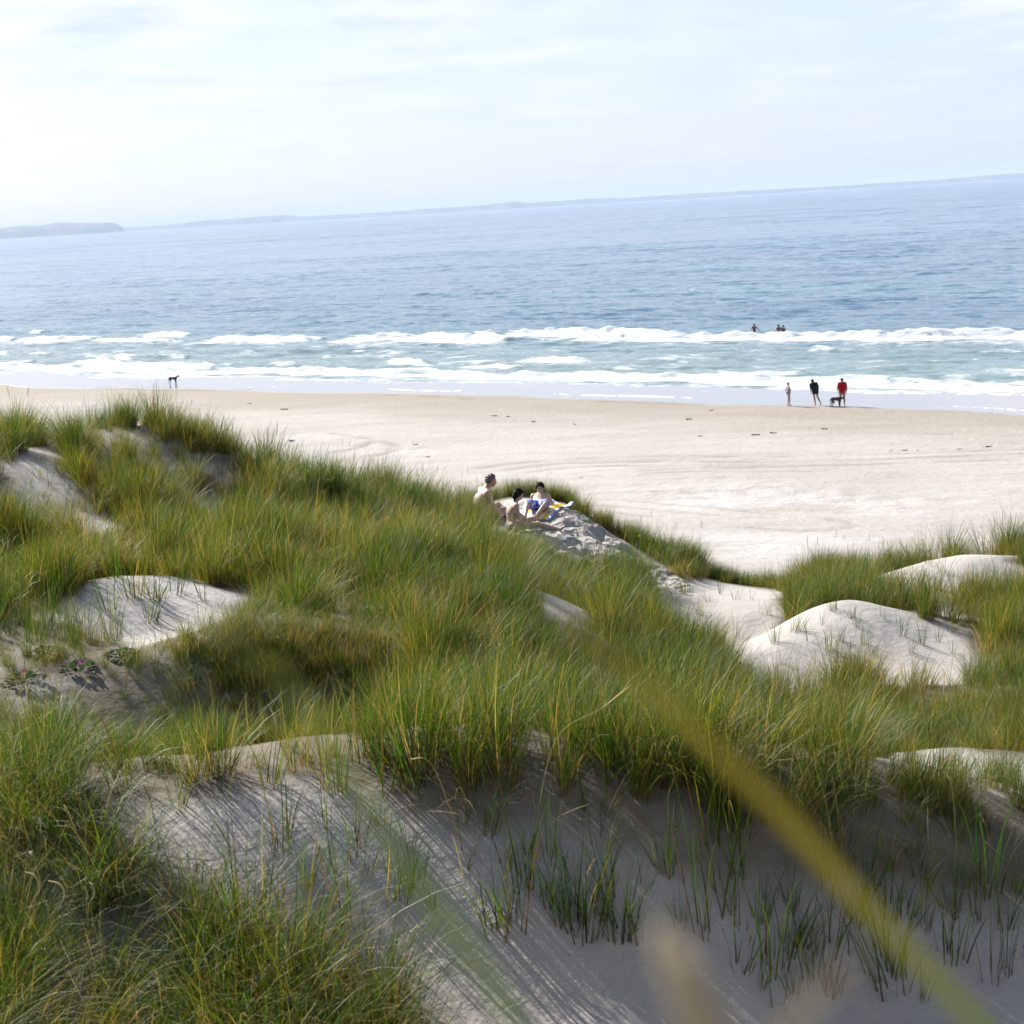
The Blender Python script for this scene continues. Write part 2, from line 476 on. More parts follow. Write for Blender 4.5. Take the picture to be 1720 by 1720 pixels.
# loose dry sand, churned up, at the back of the beach (seen from above as world patches)
def wpatch(cx, cy, rx, ry, rot=0):
    c = hit(cx, cy, 38); 
    du = (XB - c[0]); dv = (YB - c[1]); a = R(rot)
    return np.exp(-(((du * math.cos(a) + dv * math.sin(a)) / rx) ** 2 + ((-du * math.sin(a) + dv * math.cos(a)) / ry) ** 2))
dry = np.clip(1.3 * wpatch(1290, 845, 6.0, 3.0, -20) + wpatch(1180, 915, 5.0, 2.2, -15) + 0.7 * wpatch(1450, 905, 7, 1.6, -10) + 0.5 * wpatch(700, 770, 7, 5), 0, 1)
dry = dry * smooth(-0.5, 0.25, fbm(XB / 2.5, YB / 2.5, 90, 3) + 0.15)
churn = np.clip(1.4 * wpatch(1300, 835, 6.5, 2.6, -20) + 0.5 * wpatch(1100, 800, 8, 2.5, -15) + 0.6 * wpatch(560, 745, 7, 4), 0, 1)
ZB = ZB + churn * (0.09 * perlin(XB / 0.9, YB / 0.9, 91) + 0.07 * perlin(XB / 0.5, YB / 0.5, 92)) + 0.008 * perlin(XB / 0.7, YB / 0.7, 93) * (1 - wet)
# wheel tracks
track = np.zeros_like(XB)
def add_track(pts, w=0.22, gap=1.5, amp=1.0):
    global track, ZB
    P = np.array([hit(px, py, 38)[:2] for px, py in pts])
    tt = np.linspace(0, len(P) - 1, 90); i = np.clip(tt.astype(int), 0, len(P) - 2); fr = (tt - i)[:, None]
    p0 = P[np.clip(i - 1, 0, len(P) - 1)]; p1 = P[i]; p2 = P[i + 1]; p3 = P[np.clip(i + 2, 0, len(P) - 1)]
    C = 0.5 * (2 * p1 + (p2 - p0) * fr + (2 * p0 - 5 * p1 + 4 * p2 - p3) * fr ** 2 + (3 * p1 - p0 - 3 * p2 + p3) * fr ** 3)
    bb = (XB > C[:, 0].min() - 3) & (XB < C[:, 0].max() + 3) & (YB > C[:, 1].min() - 3) & (YB < C[:, 1].max() + 3)
    idx = np.nonzero(bb.ravel())[0]
    q = np.stack([XB.ravel()[idx], YB.ravel()[idx]], 1)
    best = np.full(len(q), 1e9)
    for k in range(len(C) - 1):
        a, b = C[k], C[k + 1]; ab = b - a; L2 = ab @ ab + 1e-9
        tpar = np.clip(((q - a) @ ab) / L2, 0, 1)
        best = np.minimum(best, np.hypot(*(q - a - tpar[:, None] * ab).T))
    d = np.minimum(best, np.abs(best - gap)) if gap else best
    brk = smooth(-0.45, 0.1, perlin(q[:, 0] / 3.1, q[:, 1] / 3.1, len(pts)))
    v = np.exp(-(d / w) ** 2) * amp * brk
    tf = track.ravel(); tf[idx] = np.maximum(tf[idx], v); track = tf.reshape(XB.shape)
    zf = ZB.ravel(); zf[idx] -= 0.07 * v; ZB = zf.reshape(XB.shape)
add_track([(560,760),(600,752),(622,742),(615,735),(560,728)], 0.25, 0, 0.8)
add_track([(560,775),(640,763),(665,750),(640,740),(580,732)], 0.25, 0, 0.8)
add_track([(850,790),(960,778),(1100,775),(1250,776),(1400,773),(1560,768),(1720,762)], 0.28, 1.6, 0.6)
add_track([(1000,848),(1100,856),(1250,872),(1350,880)], 0.22, 1.6, 0.45)
add_track([(1010,742),(1300,735),(1480,728),(1600,730)], 0.2, 0, 0.35)
add_track([(140,650),(260,655),(360,656),(420,655)], 0.5, 0, 0.7)
add_track([(660,664),(720,666),(790,670)], 0.45, 0, 0.7)
add_track([(960,672),(1100,678),(1180,680)], 0.4, 0, 0.6)
add_track([(1020,795),(1180,786),(1350,788)], 0.3, 1.1, 0.4)
beach = mesh_obj('beach', np.stack([XB, YB, ZB], -1).reshape(-1, 3), grid_faces(len(us), len(ss)), M_BEACH)
for nm, v in (('wet', wet), ('damp', damp), ('foam', foam_b), ('dry', dry), ('track', np.clip(track, 0, 1) * 0.9)):
    fattr(beach, nm, v)
tag(beach, 'wide pale sandy beach with wheel tracks and a wet edge', None, None, 'structure')

# ------------------------------------------------------------------ sea
def geo_steps(a, first, ratio, end):
    out = [a]; st = first
    while out[-1] < end:
        st *= ratio; out.append(out[-1] + st)
    return np.array(out)
s_near = np.arange(7.0, 75, 0.26)
s_mid = geo_steps(75, 0.26, 1.012, 420)[1:]
s_far = geo_steps(s_mid[-1], 5.0, 1.12, 22000)[1:]
ssea = np.r_[s_near, s_mid, s_far]
u_c = np.arange(-225, -5, 0.40)
u_l = -geo_steps(225, 0.42, 1.06, 22000)[1:][::-1]; u_r = geo_steps(-5, 0.42, 1.06, 22000)[1:]
usea = np.r_[u_l, u_c, u_r]
UU, SS = np.meshgrid(usea, ssea)
near = 1 - smooth(240, 400, SS)
near_u = smooth(-290, -230, UU) * (1 - smooth(0, 40, UU))
near = near * near_u
warp = 3.2 * fbm(UU / 34, SS / 60, 101, 3)
Sw = SS + warp
H = 0
# swell: steeper towards the beach, broken up along the crest
crest_mod = smooth(-0.5, 0.7, perlin(UU / 26, SS / 15, 111))
ph = 2 * math.pi * Sw / (7.5 + 5.5 * smooth(10, 160, SS))
H = H + 0.16 * crest_mod * (np.exp(1.4 * (np.sin(ph) - 1)) - 0.35) * smooth(9, 26, SS)
H = H + 0.085 * fbm(UU / 4.6, SS / 2.0, 121, 3) * smooth(8, 22, SS)
H = H + 0.12 * fbm(UU / 12, SS / 5.0, 131, 2) * smooth(14, 40, SS)
foam = np.zeros_like(UU)
def breaker(s0, amp, width, tail, lo, hi, seed, thr, strength=1.0, wl=19.0):
    """a breaking line: crest at s0, foam running shoreward of it between u = lo and hi"""
    global H, foam
    c = s0 + 2.2 * perlin(UU / 31, 0 * UU + .3, seed) + 1.0 * perlin(UU / 9, 0 * UU + .7, seed + 1) + 0.35 * perlin(UU / 2.6, 0 * UU, seed + 2)
    d = SS - c
    m = smooth(lo, lo + 5, UU) * (1 - smooth(hi - 5, hi, UU))
    brk = smooth(thr, thr + 0.35, perlin(UU / wl, 0 * UU + 1.7, seed + 3) + 0.35 * perlin(UU / 5.0, 0 * UU, seed + 4)) * m
    lump = 0.75 + 0.5 * perlin(UU / 3.4, 0 * UU + 2.2, seed + 6) + 0.35 * perlin(UU / 1.3, 0 * UU + 5.2, seed + 7)
    H = H + 1.7 * amp * m * (0.35 + 0.65 * brk) * np.clip(lump, 0.2, 1.6) * np.where(d < 0, np.exp(-(d / (width * 0.45)) ** 2), np.exp(-(d / width) ** 2))
    tl = tail * (0.7 + 0.6 * smooth(-0.5, 0.5, perlin(UU / 7, 0 * UU + 4.1, seed + 5)))
    f = np.where(d > 0, np.exp(-(d / 0.55) ** 2), 1 - smooth(tl * 0.55, tl, -d))
    foam = np.maximum(foam, f * brk * strength)
    trail = np.where(d < 0, (1 - smooth(tl, tl * 2.6, -d)), 0) * 0.42 * brk
    foam = np.maximum(foam, trail * strength)
def u_at(px, py):
    d = at(px, py, 1.0) - CAM; q = CAM + d * (CAM_Z / -d[2])
    return float(shore(q[0], q[1])[0])
# main outer breaker, ragged inner lines, shore break (ends read off the photograph)
breaker(42.5, 0.42, 1.6, 3.4, u_at(880, 580), 30, 201, -1.2)
breaker(44.5, 0.40, 1.5, 3.4, u_at(690, 570), u_at(1120, 575), 205, -0.55)
breaker(41.0, 0.40, 1.5, 4.6, u_at(545, 572), u_at(900, 572), 211, -0.5)
breaker(43.5, 0.36, 1.5, 3.6, u_at(185, 568), u_at(355, 562), 221, -0.9)
breaker(39.5, 0.30, 1.5, 3.0, u_at(-150, 575), u_at(230, 572), 223, -0.35)
breaker(44.0, 0.40, 1.3, 2.2, u_at(395, 560), u_at(450, 560), 225, -1.2)
breaker(39.5, 0.25, 1.3, 3.5, u_at(340, 570), u_at(560, 570), 227, -0.4)
breaker(47.5, 0.30, 1.4, 1.0, -230, -10, 231, 0.34, 0.9, 7.0)
breaker(25.0, 0.22, 1.1, 2.4, u_at(870, 600), u_at(1060, 600), 241, -1.2)
breaker(28.5, 0.20, 1.1, 0.8, -230, u_at(820, 600), 251, 0.34, 0.8, 8.0)
breaker(28.0, 0.22, 1.2, 0.9, u_at(1100, 600), 30, 253, 0.28, 0.85, 9.0)
breaker(20.0, 0.22, 1.0, 1.0, -230, 30, 261, 0.26, 0.85, 8.0)
breaker(12.5, 0.28, 1.1, 2.6, -230, 30, 271, -1.2)
breaker(16.5, 0.20, 1.0, 4.0, u_at(50, 615), u_at(330, 630), 281, -0.5)
breaker(16.5, 0.20, 1.0, 2.0, u_at(1520, 635), 30, 283, -0.6)
breaker(70.0, 0.20, 1.4, 0.6, -230, 30, 291, 0.45, 0.55, 5.0)
breaker(86.0, 0.20, 1.6, 0.6, -230, 30, 297, 0.45, 0.55, 5.0)
breaker(110.0, 0.20, 1.8, 0.6, -230, 30, 301, 0.5, 0.55, 5.0)
breaker(38.5, 0.22, 1.2, 1.3, -230, u_at(900, 575), 303, -0.25, 0.9, 6.0)
breaker(22.5, 0.20, 1.0, 0.8, -230, u_at(700, 610), 305, 0.0, 0.8, 5.0)
breaker(17.5, 0.18, 1.0, 0.8, -230, 30, 307, 0.05, 0.8, 5.0)
breaker(31.5, 0.18, 1.0, 0.7, u_at(900, 590), 30, 309, 0.1, 0.7, 5.0)
breaker(34.0, 0.15, 1.2, 0.8, -230, 30, 311, 0.32, 0.7, 8.0)
foam = np.maximum(foam, (1 - smooth(9.0, 11.5, SS + 1.2 * perlin(UU / 6, SS / 3, 321))) * 0.52)
foam = np.maximum(foam, 0.36 * smooth(-0.1, 0.5, fbm(UU / 9, SS / 3.2, 331, 3)) * (1 - smooth(30, 46, SS)))
H = H + np.clip(foam, 0, 1) * (0.16 * np.abs(perlin(UU / 1.5, SS / 1.1, 341)) + 0.10 * np.abs(perlin(UU / 0.8, SS / 0.7, 342))) * smooth(11, 14, SS)
H = H * near
H = H * smooth(7.5, 12, SS)
XS, YS = unshore(UU, SS)
ZS = H - 0.12 * (1 - smooth(7.0, 8.6, SS))
def sea_material():
    t = NT('sea_water')
    geo = t.add('ShaderNodeNewGeometry')
    pos = geo.outputs['Position']
    rot = t.add('ShaderNodeMapping', {'Vector': pos, 'Rotation': (0, 0, SH - R(9))}).outputs[0]   # x along the crests
    def slope(sx, sy, detail, amp, rough=0.55, loc=0.0):
        v = t.add('ShaderNodeMapping', {'Vector': rot, 'Scale': (1 / sx, 1 / sy, 0), 'Location': (loc, loc * 1.7, loc)}).outputs[0]
        c = t.noise(v, 1.0, detail, rough, 0.2, 'Color')
        w = t.add('ShaderNodeVectorMath', {0: c, 1: (0.5, 0.5, 0.5)}, operation='SUBTRACT').outputs[0]
        return t.add('ShaderNodeVectorMath', {0: w, 1: (amp * 0.5, amp, 0)}, operation='MULTIPLY').outputs[0]
    add = lambda a, b: t.add('ShaderNodeVectorMath', {0: a, 1: b}, operation='ADD').outputs[0]
    sl = add(slope(1.5, 0.9, 4, 0.85), slope(5.5, 3.0, 5, 1.0, 0.6, 3.1))
    sl = add(sl, slope(24.0, 12.0, 6, 0.62, 0.62, 7.7))
    sl = add(sl, slope(110.0, 55.0, 6, 0.42, 0.6, 11.3))
    sl = add(sl, slope(420.0, 200.0, 6, 0.26, 0.6, 17.3))
    back = t.add('ShaderNodeVectorRotate', {'Vector': sl, 'Angle': -(SH - R(9))}, rotation_type='Z_AXIS').outputs[0]
    nrm = add(geo.outputs['Normal'], back)
    nrm = t.add('ShaderNodeVectorMath', {0: nrm}, operation='NORMALIZE').outputs[0]
    fo = t.attr('foam'); sh = t.attr('shallow')
    patch = t.noise(t.add('ShaderNodeMapping', {'Vector': rot, 'Scale': (1 / 120, 1 / 30, 0)}).outputs[0], 1.0, 5, 0.6)
    deep = t.mix(t.rng(patch, 0.35, 0.7), (0.020, 0.072, 0.140), (0.032, 0.110, 0.165))
    body = t.mix(sh, deep, (0.145, 0.196, 0.183))
    lv = t.add('ShaderNodeMapping', {'Vector': rot, 'Scale': (0.28, 0.85, 1)}).outputs[0]
    lace = t.noise(lv, 0.9, 9, 0.72, 1.2)
    fm = t.rng(t.math('ADD', fo, t.math('MULTIPLY', t.math('SUBTRACT', lace, 0.5), 3.2)), 0.28, 1.0)
    fm = t.math('MULTIPLY', fm, t.rng(fo, 0.03, 0.2))
    water = t.add('ShaderNodeBsdfPrincipled', {'Base Color': body, 'Roughness': 0.12, 'IOR': 1.33, 'Normal': nrm})
    fcol = t.add('ShaderNodeBsdfPrincipled', {'Base Color': (0.52, 0.54, 0.55, 1), 'Roughness': 0.9, 'Specular IOR Level': 0.1})
    bp = t.add('ShaderNodeBump', {'Height': lace, 'Distance': 0.35, 'Strength': 0.6})
    t.l.new(bp.outputs[0], fcol.inputs['Normal'])
    mxs = t.add('ShaderNodeMixShader', {0: fm, 1: water.outputs[0], 2: fcol.outputs[0]})
    return t.done(mxs.outputs[0])
M_SEA = sea_material()
sea = mesh_obj('sea', np.stack([XS, YS, ZS], -1).reshape(-1, 3), grid_faces(len(usea), len(ssea)), M_SEA)
fattr(sea, 'foam', foam)
fattr(sea, 'shallow', 0.85 * (1 - smooth(15, 62, SS)) + 0.25 * (1 - smooth(60, 300, SS)) * smooth(15, 62, SS))
tag(sea, 'blue sea with lines of white breakers near the shore', None, None, 'structure')

# ------------------------------------------------------------------ far coast
def hill_material():
    t = NT('far_fields')
    pos = t.add('ShaderNodeNewGeometry').outputs['Position']
    n = t.noise(pos, 0.004, 5, 0.6)
    col = t.mix(t.rng(n, 0.4, 0.6), (0.045, 0.07, 0.03), (0.13, 0.12, 0.06))
    return t.done(t.add('ShaderNodeBsdfPrincipled', {'Base Color': col, 'Roughness': 0.95, 'Specular IOR Level': 0.1}).outputs[0])
M_HILL = hill_material()
def coast(name, prof, dist, depth, seed, label):
    """a strip of land whose skyline follows (pixel x, height in pixels above its shore) seen dist metres off"""
    pxs = np.array([p[0] for p in prof], float); hs = np.array([p[1] for p in prof], float)
    ql = np.linspace(pxs[0], pxs[-1], 420)
    x = np.array([at(q, 349.0 + 0.0587 * (860 - q), dist)[0] for q in ql])
    h = np.interp(ql, pxs, hs) / FPX * dist
    rows = np.linspace(0, 1, 14)
    V = []
    for r in rows:
        y = dist - depth * 0.35 + depth * r
        k = np.sin(np.pi * np.clip(r, 0, 1) ** 0.6) ** 0.8 if 0 < r < 1 else 0
        z = h * k * (1 + 0.10 * fbm(x / (dist * 0.012), 0 * x + r * 2, seed, 4)) - 0.5 * (k == 0)
        V.append(np.stack([x * y / dist, np.full_like(x, y), z], 1))
    o = mesh_obj(name, np.concatenate(V), grid_faces(420, 14), M_HILL)
    return tag(o, label, None, None, 'structure')
coast('headland', [(-700, 22), (-300, 23), (-60, 17), (0, 16), (60, 19), (110, 20), (150, 18), (190, 16), (203, 11), (211, 0)], 14000, 2600, 5,
      'low wooded headland at the far left of the horizon')
coast('hills', [(-900, 9), (0, 9), (200, 6), (290, 6), (330, 9), (440, 11), (490, 11), (500, 7), (640, 6), (700, 7), (820, 8), (870, 11), (890, 7), (960, 8), (1020, 8), (1050, 6), (1150, 7), (1400, 5.5), (1460, 6), (1560, 6), (1700, 9), (2000, 10), (2600, 6)], 17500, 2800, 9,
      'long low hazy coast along the horizon')

# ------------------------------------------------------------------ marram grass
def blade_material():
    t = NT('marram_blade')
    col = t.attr('Col', 'Color')
    pos = t.add('ShaderNodeNewGeometry').outputs['Position']
    rnd = t.add('ShaderNodeObjectInfo').outputs['Random']
    patch = t.noise(pos, 0.55, 4, 0.6)
    warm = t.mix(1.0, col, (1.65, 1.32, 0.70), 'MULTIPLY')
    cool = t.mix(1.0, col, (0.72, 0.92, 0.95), 'MULTIPLY')
    f = t.math('ADD', t.math('MULTIPLY', rnd, 0.42), t.rng(patch, 0.34, 0.68, -0.12, 0.50))
    c = t.mix(f, cool, warm)
    bs = t.add('ShaderNodeBsdfPrincipled', {'Base Color': c, 'Roughness': 0.5, 'Specular IOR Level': 0.3})
    tl = t.add('ShaderNodeBsdfTranslucent', {'Color': t.mix(1.0, c, (1.25, 1.2, 0.6), 'MULTIPLY')})
    m = t.add('ShaderNodeMixShader', {0: 0.42, 1: bs.outputs[0], 2: tl.outputs[0]})
    return t.done(m.outputs[0])
M_BLADE = blade_material()
C_GREEN = np.array([0.043, 0.093, 0.008]); C_DEEP = np.array([0.020, 0.054, 0.008]); C_YEL = np.array([0.112, 0.126, 0.010])
C_STRAW = np.array([0.25, 0.19, 0.09]); C_BROWN = np.array([0.095, 0.052, 0.018]); C_HEAD = np.array([0.44, 0.35, 0.20])

def ribbon_set(base, az, tilt, bend, L, w, cols, cols0, wind, seg, rng, curl=1.6):
    """many curved tapering blades at once -> verts, faces, colours"""
    n = len(L)
    t = np.linspace(0, 1, seg + 1)
    tm = (t[1:] + t[:-1]) / 2
    ang = tilt[:, None] + bend[:, None] * tm[None] ** curl
    dirx = np.cos(az)[:, None] * np.sin(ang) + wind[0] * tm[None] ** 1.3
    diry = np.sin(az)[:, None] * np.sin(ang) + wind[1] * tm[None] ** 1.3
    dirz = np.cos(ang)
    nn = np.sqrt(dirx ** 2 + diry ** 2 + dirz ** 2)
    st = (L / seg)[:, None]
    P = np.zeros((n, seg + 1, 3))
    P[:, 1:, 0] = np.cumsum(dirx / nn * st, 1); P[:, 1:, 1] = np.cumsum(diry / nn * st, 1); P[:, 1:, 2] = np.cumsum(dirz / nn * st, 1)
    P += base[:, None, :]
    sa = az + np.pi / 2 + rng.normal(0, 0.9, n)
    side = np.stack([np.cos(sa), np.sin(sa), np.zeros(n)], 1)[:, None, :]
    wid = (w[:, None] * 0.5 * np.clip(1 - t[None] ** 2.2, 0.06, 1))[..., None]
    V = np.stack([P - side * wid, P + side * wid], 2).reshape(-1, 3)
    i = (np.arange(n)[:, None] * (seg + 1) + np.arange(seg)[None]).ravel() * 2
    F = np.stack([i, i + 1, i + 3, i + 2], 1)
    g = smooth(0.0, 0.35, t)[None, :, None]
    C = cols0[:, None, :] * (1 - g) + cols[:, None, :] * g
    C = np.repeat(C[:, :, None, :], 2, 2).reshape(-1, 3)
    return V, F, C

def spindle(P0, P1, r, col, k=5, rings=5):
    """a seed head: thin spindle between two points"""
    P0 = np.asarray(P0, float); P1 = np.asarray(P1, float)
    d = P1 - P0; d /= np.linalg.norm(d) + 1e-9
    a = np.cross(d, [0.3, 0.9, 0.1]); a /= np.linalg.norm(a); b = np.cross(d, a)
    V = []
    for q in np.linspace(0, 1, rings):
        rr = r * max(0.12, math.sin(math.pi * (0.12 + 0.86 * q)) ** 0.7)
        for j in range(k):
            th = 2 * math.pi * j / k
            V.append(P0 + (P1 - P0) * q + (a * math.cos(th) + b * math.sin(th)) * rr)
    F = [(q * k + j, q * k + (j + 1) % k, (q + 1) * k + (j + 1) % k, (q + 1) * k + j) for q in range(rings - 1) for j in range(k)]
    return np.array(V), np.array(F), np.tile(col, (len(V), 1))

def make_tuft(name, n, L, rad, tilt, bend, w, mixw, seed, wind=(0.30, -0.05), heads=0, seg=5, head_len=0.16, dry_base=0.6, link=False):
    rng = np.random.default_rng(seed)
    az = rng.uniform(0, 2 * np.pi, n)
    rr = rad * np.sqrt(rng.uniform(0, 1, n))
    ba = az + rng.normal(0, 0.6, n)
    base = np.stack([np.cos(ba) * rr, np.sin(ba) * rr, np.full(n, -0.03)], 1)
    Ls = rng.uniform(L[0], L[1], n) * rng.choice([1, 1, 1, 0.6], n)
    kind = rng.choice(5, n, p=np.array(mixw) / sum(mixw))
    pal = np.stack([C_DEEP, C_GREEN, C_YEL, C_STRAW, C_BROWN])
    cols = pal[kind] * rng.uniform(0.75, 1.3, (n, 1))
    cols0 = np.where(rng.uniform(0, 1, (n, 1)) < dry_base, C_BROWN * 1.15, cols * 0.9)
    bd = rng.uniform(bend[0], bend[1], n) * np.where(kind >= 3, 1.35, 1.0)
    V, F, C = ribbon_set(base, az, np.abs(rng.normal(0, tilt, n)), bd, Ls, rng.uniform(0.7, 1.2, n) * w, cols, cols0, wind, seg, rng)
    Vs, Fs, Cs = [V], [F], [C]; off = len(V)
    for h in range(heads):
        a = rng.uniform(0, 2 * np.pi); ti = abs(rng.normal(0, 0.13)); Lh = L[1] * rng.uniform(1.0, 1.2)
        b = np.array([math.cos(a) * rad * .5, math.sin(a) * rad * .5, -0.03])
        hv, hf, hc = ribbon_set(b[None], np.array([a]), np.array([ti]), np.array([0.12]), np.array([Lh]), np.array([w * .8]),
                                C_STRAW[None] * 0.8, C_STRAW[None] * 0.6, (wind[0] * .5, wind[1]), seg, rng)
        Vs.append(hv); Fs.append(hf + off); Cs.append(hc); off += len(hv)
        tip = (hv[-1] + hv[-2]) / 2; prev = (hv[-3] + hv[-4]) / 2
        d = (tip - prev) / np.linalg.norm(tip - prev)
        sv, sf, sc = spindle(tip - d * 0.03, tip + d * head_len, 0.0048, C_HEAD * rng.uniform(0.6, 1.0))
        Vs.append(sv); Fs.append(sf + off); Cs.append(sc); off += len(sv)
    o = mesh_obj(name, np.concatenate(Vs), np.concatenate(Fs), M_BLADE, link=link)
    cattr(o, 'Col', np.concatenate(Cs))
    return o

lib = bpy.data.collections.new('tuft_library')       # not linked: only a source of shapes
LIB = []
def lib_add(o):
    lib.objects.link(o); LIB.append(o)
# names sort in index order
k = 0
for i in range(6):   # 0-5 full green marram
    lib_add(make_tuft(f'tuft_{k:02d}', 74, (0.50, 0.86), 0.10, 0.21, (0.08, 0.75), 0.0050, (3, 5, 2.6, 1.7, 0.9), 300 + k)); k += 1
for i in range(3):   # 6-8 drier, ochre
    lib_add(make_tuft(f'tuft_{k:02d}', 66, (0.42, 0.80), 0.11, 0.26, (0.15, 1.1), 0.0048, (1.5, 3, 3.6, 3.4, 2.2), 300 + k)); k += 1
for i in range(3):   # 9-11 short and loose
    lib_add(make_tuft(f'tuft_{k:02d}', 20, (0.26, 0.50), 0.07, 0.25, (0.2, 0.9), 0.0052, (2, 4, 2.5, 1.5, 0.7), 300 + k)); k += 1
for i in range(3):   # 12-14 with seed heads
    lib_add(make_tuft(f'tuft_{k:02d}', 60, (0.50, 0.84), 0.10, 0.20, (0.1, 0.8), 0.0052, (2.5, 5, 2.6, 1.4, 0.5), 300 + k, heads=2)); k += 1
for i in range(3):   # 15-17 long, arching over
    lib_add(make_tuft(f'tuft_{k:02d}', 52, (0.60, 1.0), 0.09, 0.30, (0.8, 2.0), 0.0050, (3, 5, 2.4, 1.2, 0.4), 300 + k, wind=(0.4, -0.1))); k += 1
for i in range(2):   # 18-19 dead straw and thatch, low
    lib_add(make_tuft(f'tuft_{k:02d}', 46, (0.25, 0.55), 0.16, 0.55, (0.5, 1.9), 0.0045, (0.3, 0.6, 1, 4, 4), 300 + k, wind=(0.2, 0.0))); k += 1

def grass_nodes():
    ng = bpy.data.node_groups.new('scatter_tufts', 'GeometryNodeTree')
    ng.interface.new_socket('Geometry', in_out='INPUT', socket_type='NodeSocketGeometry')
    ng.interface.new_socket('Geometry', in_out='OUTPUT', socket_type='NodeSocketGeometry')
    n, l = ng.nodes, ng.links
    gi = n.new('NodeGroupInput'); go = n.new('NodeGroupOutput')
    ci = n.new('GeometryNodeCollectionInfo'); ci.inputs['Collection'].default_value = lib
    ci.inputs['Separate Children'].default_value = True; ci.inputs['Reset Children'].default_value = True
    ip = n.new('GeometryNodeInstanceOnPoints'); ip.inputs['Pick Instance'].default_value = True
    def na(name, typ):
        a = n.new('GeometryNodeInputNamedAttribute'); a.data_type = typ; a.inputs['Name'].default_value = name
        return next(s for s in a.outputs if s.enabled and s.name == 'Attribute')
    l.new(gi.outputs[0], ip.inputs['Points']); l.new(ci.outputs[0], ip.inputs['Instance'])
    l.new(na('idx', 'INT'), ip.inputs['Instance Index'])
    er = n.new('FunctionNodeEulerToRotation'); l.new(na('rot', 'FLOAT_VECTOR'), er.inputs[0])
    l.new(er.outputs[0], ip.inputs['Rotation'])
    l.new(na('scl', 'FLOAT_VECTOR'), ip.inputs['Scale'])
    l.new(ip.outputs[0], go.inputs[0])
    return ng
NG = grass_nodes()

# bare sand: (outline in photograph pixels of the ground, nearest, farthest, how much grass stays)
BARE = [
 ([(150,1352),(350,1312),(500,1290),(650,1302),(790,1335),(1000,1362),(1280,1395),(1400,1450),(1720,1520),(2100,1560),(2100,2200),(700,2200),(720,1800),(640,1680),(500,1580),(330,1500),(230,1430)], 4.0, 8.45, 0.0),
 ([(500,1296),(760,1310),(830,1345),(500,1330),(150,1375),(150,1350)], 7.6, 8.7, 0.04),
 ([(960,1340),(1130,1345),(1300,1380),(1290,1420),(1130,1410),(980,1380)], 7.2, 8.1, 0.15),
 ([(100,1010),(150,970),(210,952),(270,962),(330,972),(450,1000),(420,1030),(350,1060),(330,1130),(220,1130),(190,1070),(120,1035)], 12.2, 14.8, 0.03),
 ([(-60,860),(0,800),(60,752),(110,735),(100,790),(150,850),(205,895),(190,935),(120,900),(60,880),(-60,900)], 17.3, 24.0, 0.28),
 ([(140,735),(180,712),(255,728),(275,770),(335,850),(300,880),(220,850),(150,800)], 19.5, 24.3, 0.62),
 ([(-60,940),(40,950),(60,985),(-60,1000)], 15.8, 17.4, 0.2),
 ([(785,865),(825,826),(900,826),(955,836),(1010,872),(1085,930),(1160,985),(1150,1010),(1060,1000),(985,960),(900,915),(840,900)], 24.0, 30.0, 0.0),
 ([(1085,995),(1120,978),(1190,972),(1320,996),(1330,1060),(1230,1105),(1140,1090),(1110,1040)], 19.3, 26.0, 0.02),
 ([(1200,1105),(1300,1050),(1420,990),(1500,1000),(1560,1045),(1660,1095),(1640,1150),(1500,1185),(1300,1195),(1215,1135)], 15.4, 19.7, 0.0),
 ([(1450,972),(1600,928),(1640,915),(1740,960),(1740,1010),(1640,985),(1500,1000)], 21.3, 24.6, 0.10),
 ([(1480,1275),(1560,1255),(1720,1270),(1760,1290),(1760,1345),(1620,1330),(1500,1300)], 9.2, 11.2, 0.05),
 ([(885,980),(950,972),(1010,1015),(1015,1070),(920,1065)], 15.2, 18.2, 0.03),
 ([(705,1055),(775,1065),(815,1125),(740,1145)], 12.6, 14.3, 0.04),
 ([(-20,1105),(60,1098),(150,1100),(180,1190),(330,1230),(250,1250),(60,1180),(-20,1180)], 10.3, 12.4, 0.9),
 ([(-40,1260),(40,1262),(50,1320),(-40,1330)], 9.0, 10.2, 0.1),
]
def scatter(n_per_m2, y0, y1, seed):
    rng = np.random.default_rng(seed)
    half = lambda y: 0.37 * y + 2.2
    area = (half(y0) + half(y1)) * (y1 - y0)
    n = int(area * n_per_m2 * 0.66)                   # loose growth between the tussocks
    y = rng.uniform(y0, y1, n); x = rng.uniform(-1, 1, n) * half(y1)
    nc = int(area * 3.4); per = n_per_m2 * 0.85 / 3.4  # tussocks
    cy = rng.uniform(y0, y1, nc); cx = rng.uniform(-1, 1, nc) * half(y1)
    k_ = rng.poisson(per, nc); ci = np.repeat(np.arange(nc), k_)
    sg = rng.uniform(0.10, 0.26, nc)[ci]
    x = np.r_[x, cx[ci] + rng.normal(0, 1, len(ci)) * sg]; y = np.r_[y, cy[ci] + rng.normal(0, 1, len(ci)) * sg]
    h = np.r_[rng.uniform(0.5, 0.85, n), rng.uniform(0.68, 1.12, nc)[ci]]   # each tussock has its own height
    m = (np.abs(x) < half(y))
    return x[m], y[m], h[m]
GX, GY, GH = [], [], []
for (a, b, dns, sd_) in ((4.6, 8.3, 44, 1), (8.3, 15, 38, 2), (15, 22, 36, 3), (22, 31.5, 35, 4)):
    x, y, h_ = scatter(dns, a, b, sd_); GX.append(x); GY.append(y); GH.append(h_)
fr_line = [(770,862),(810,845),(850,834),(900,832),(950,838),(985,858),(1020,882),(1060,910),(1100,936),(1140,958),(1185,978),(1225,988)]
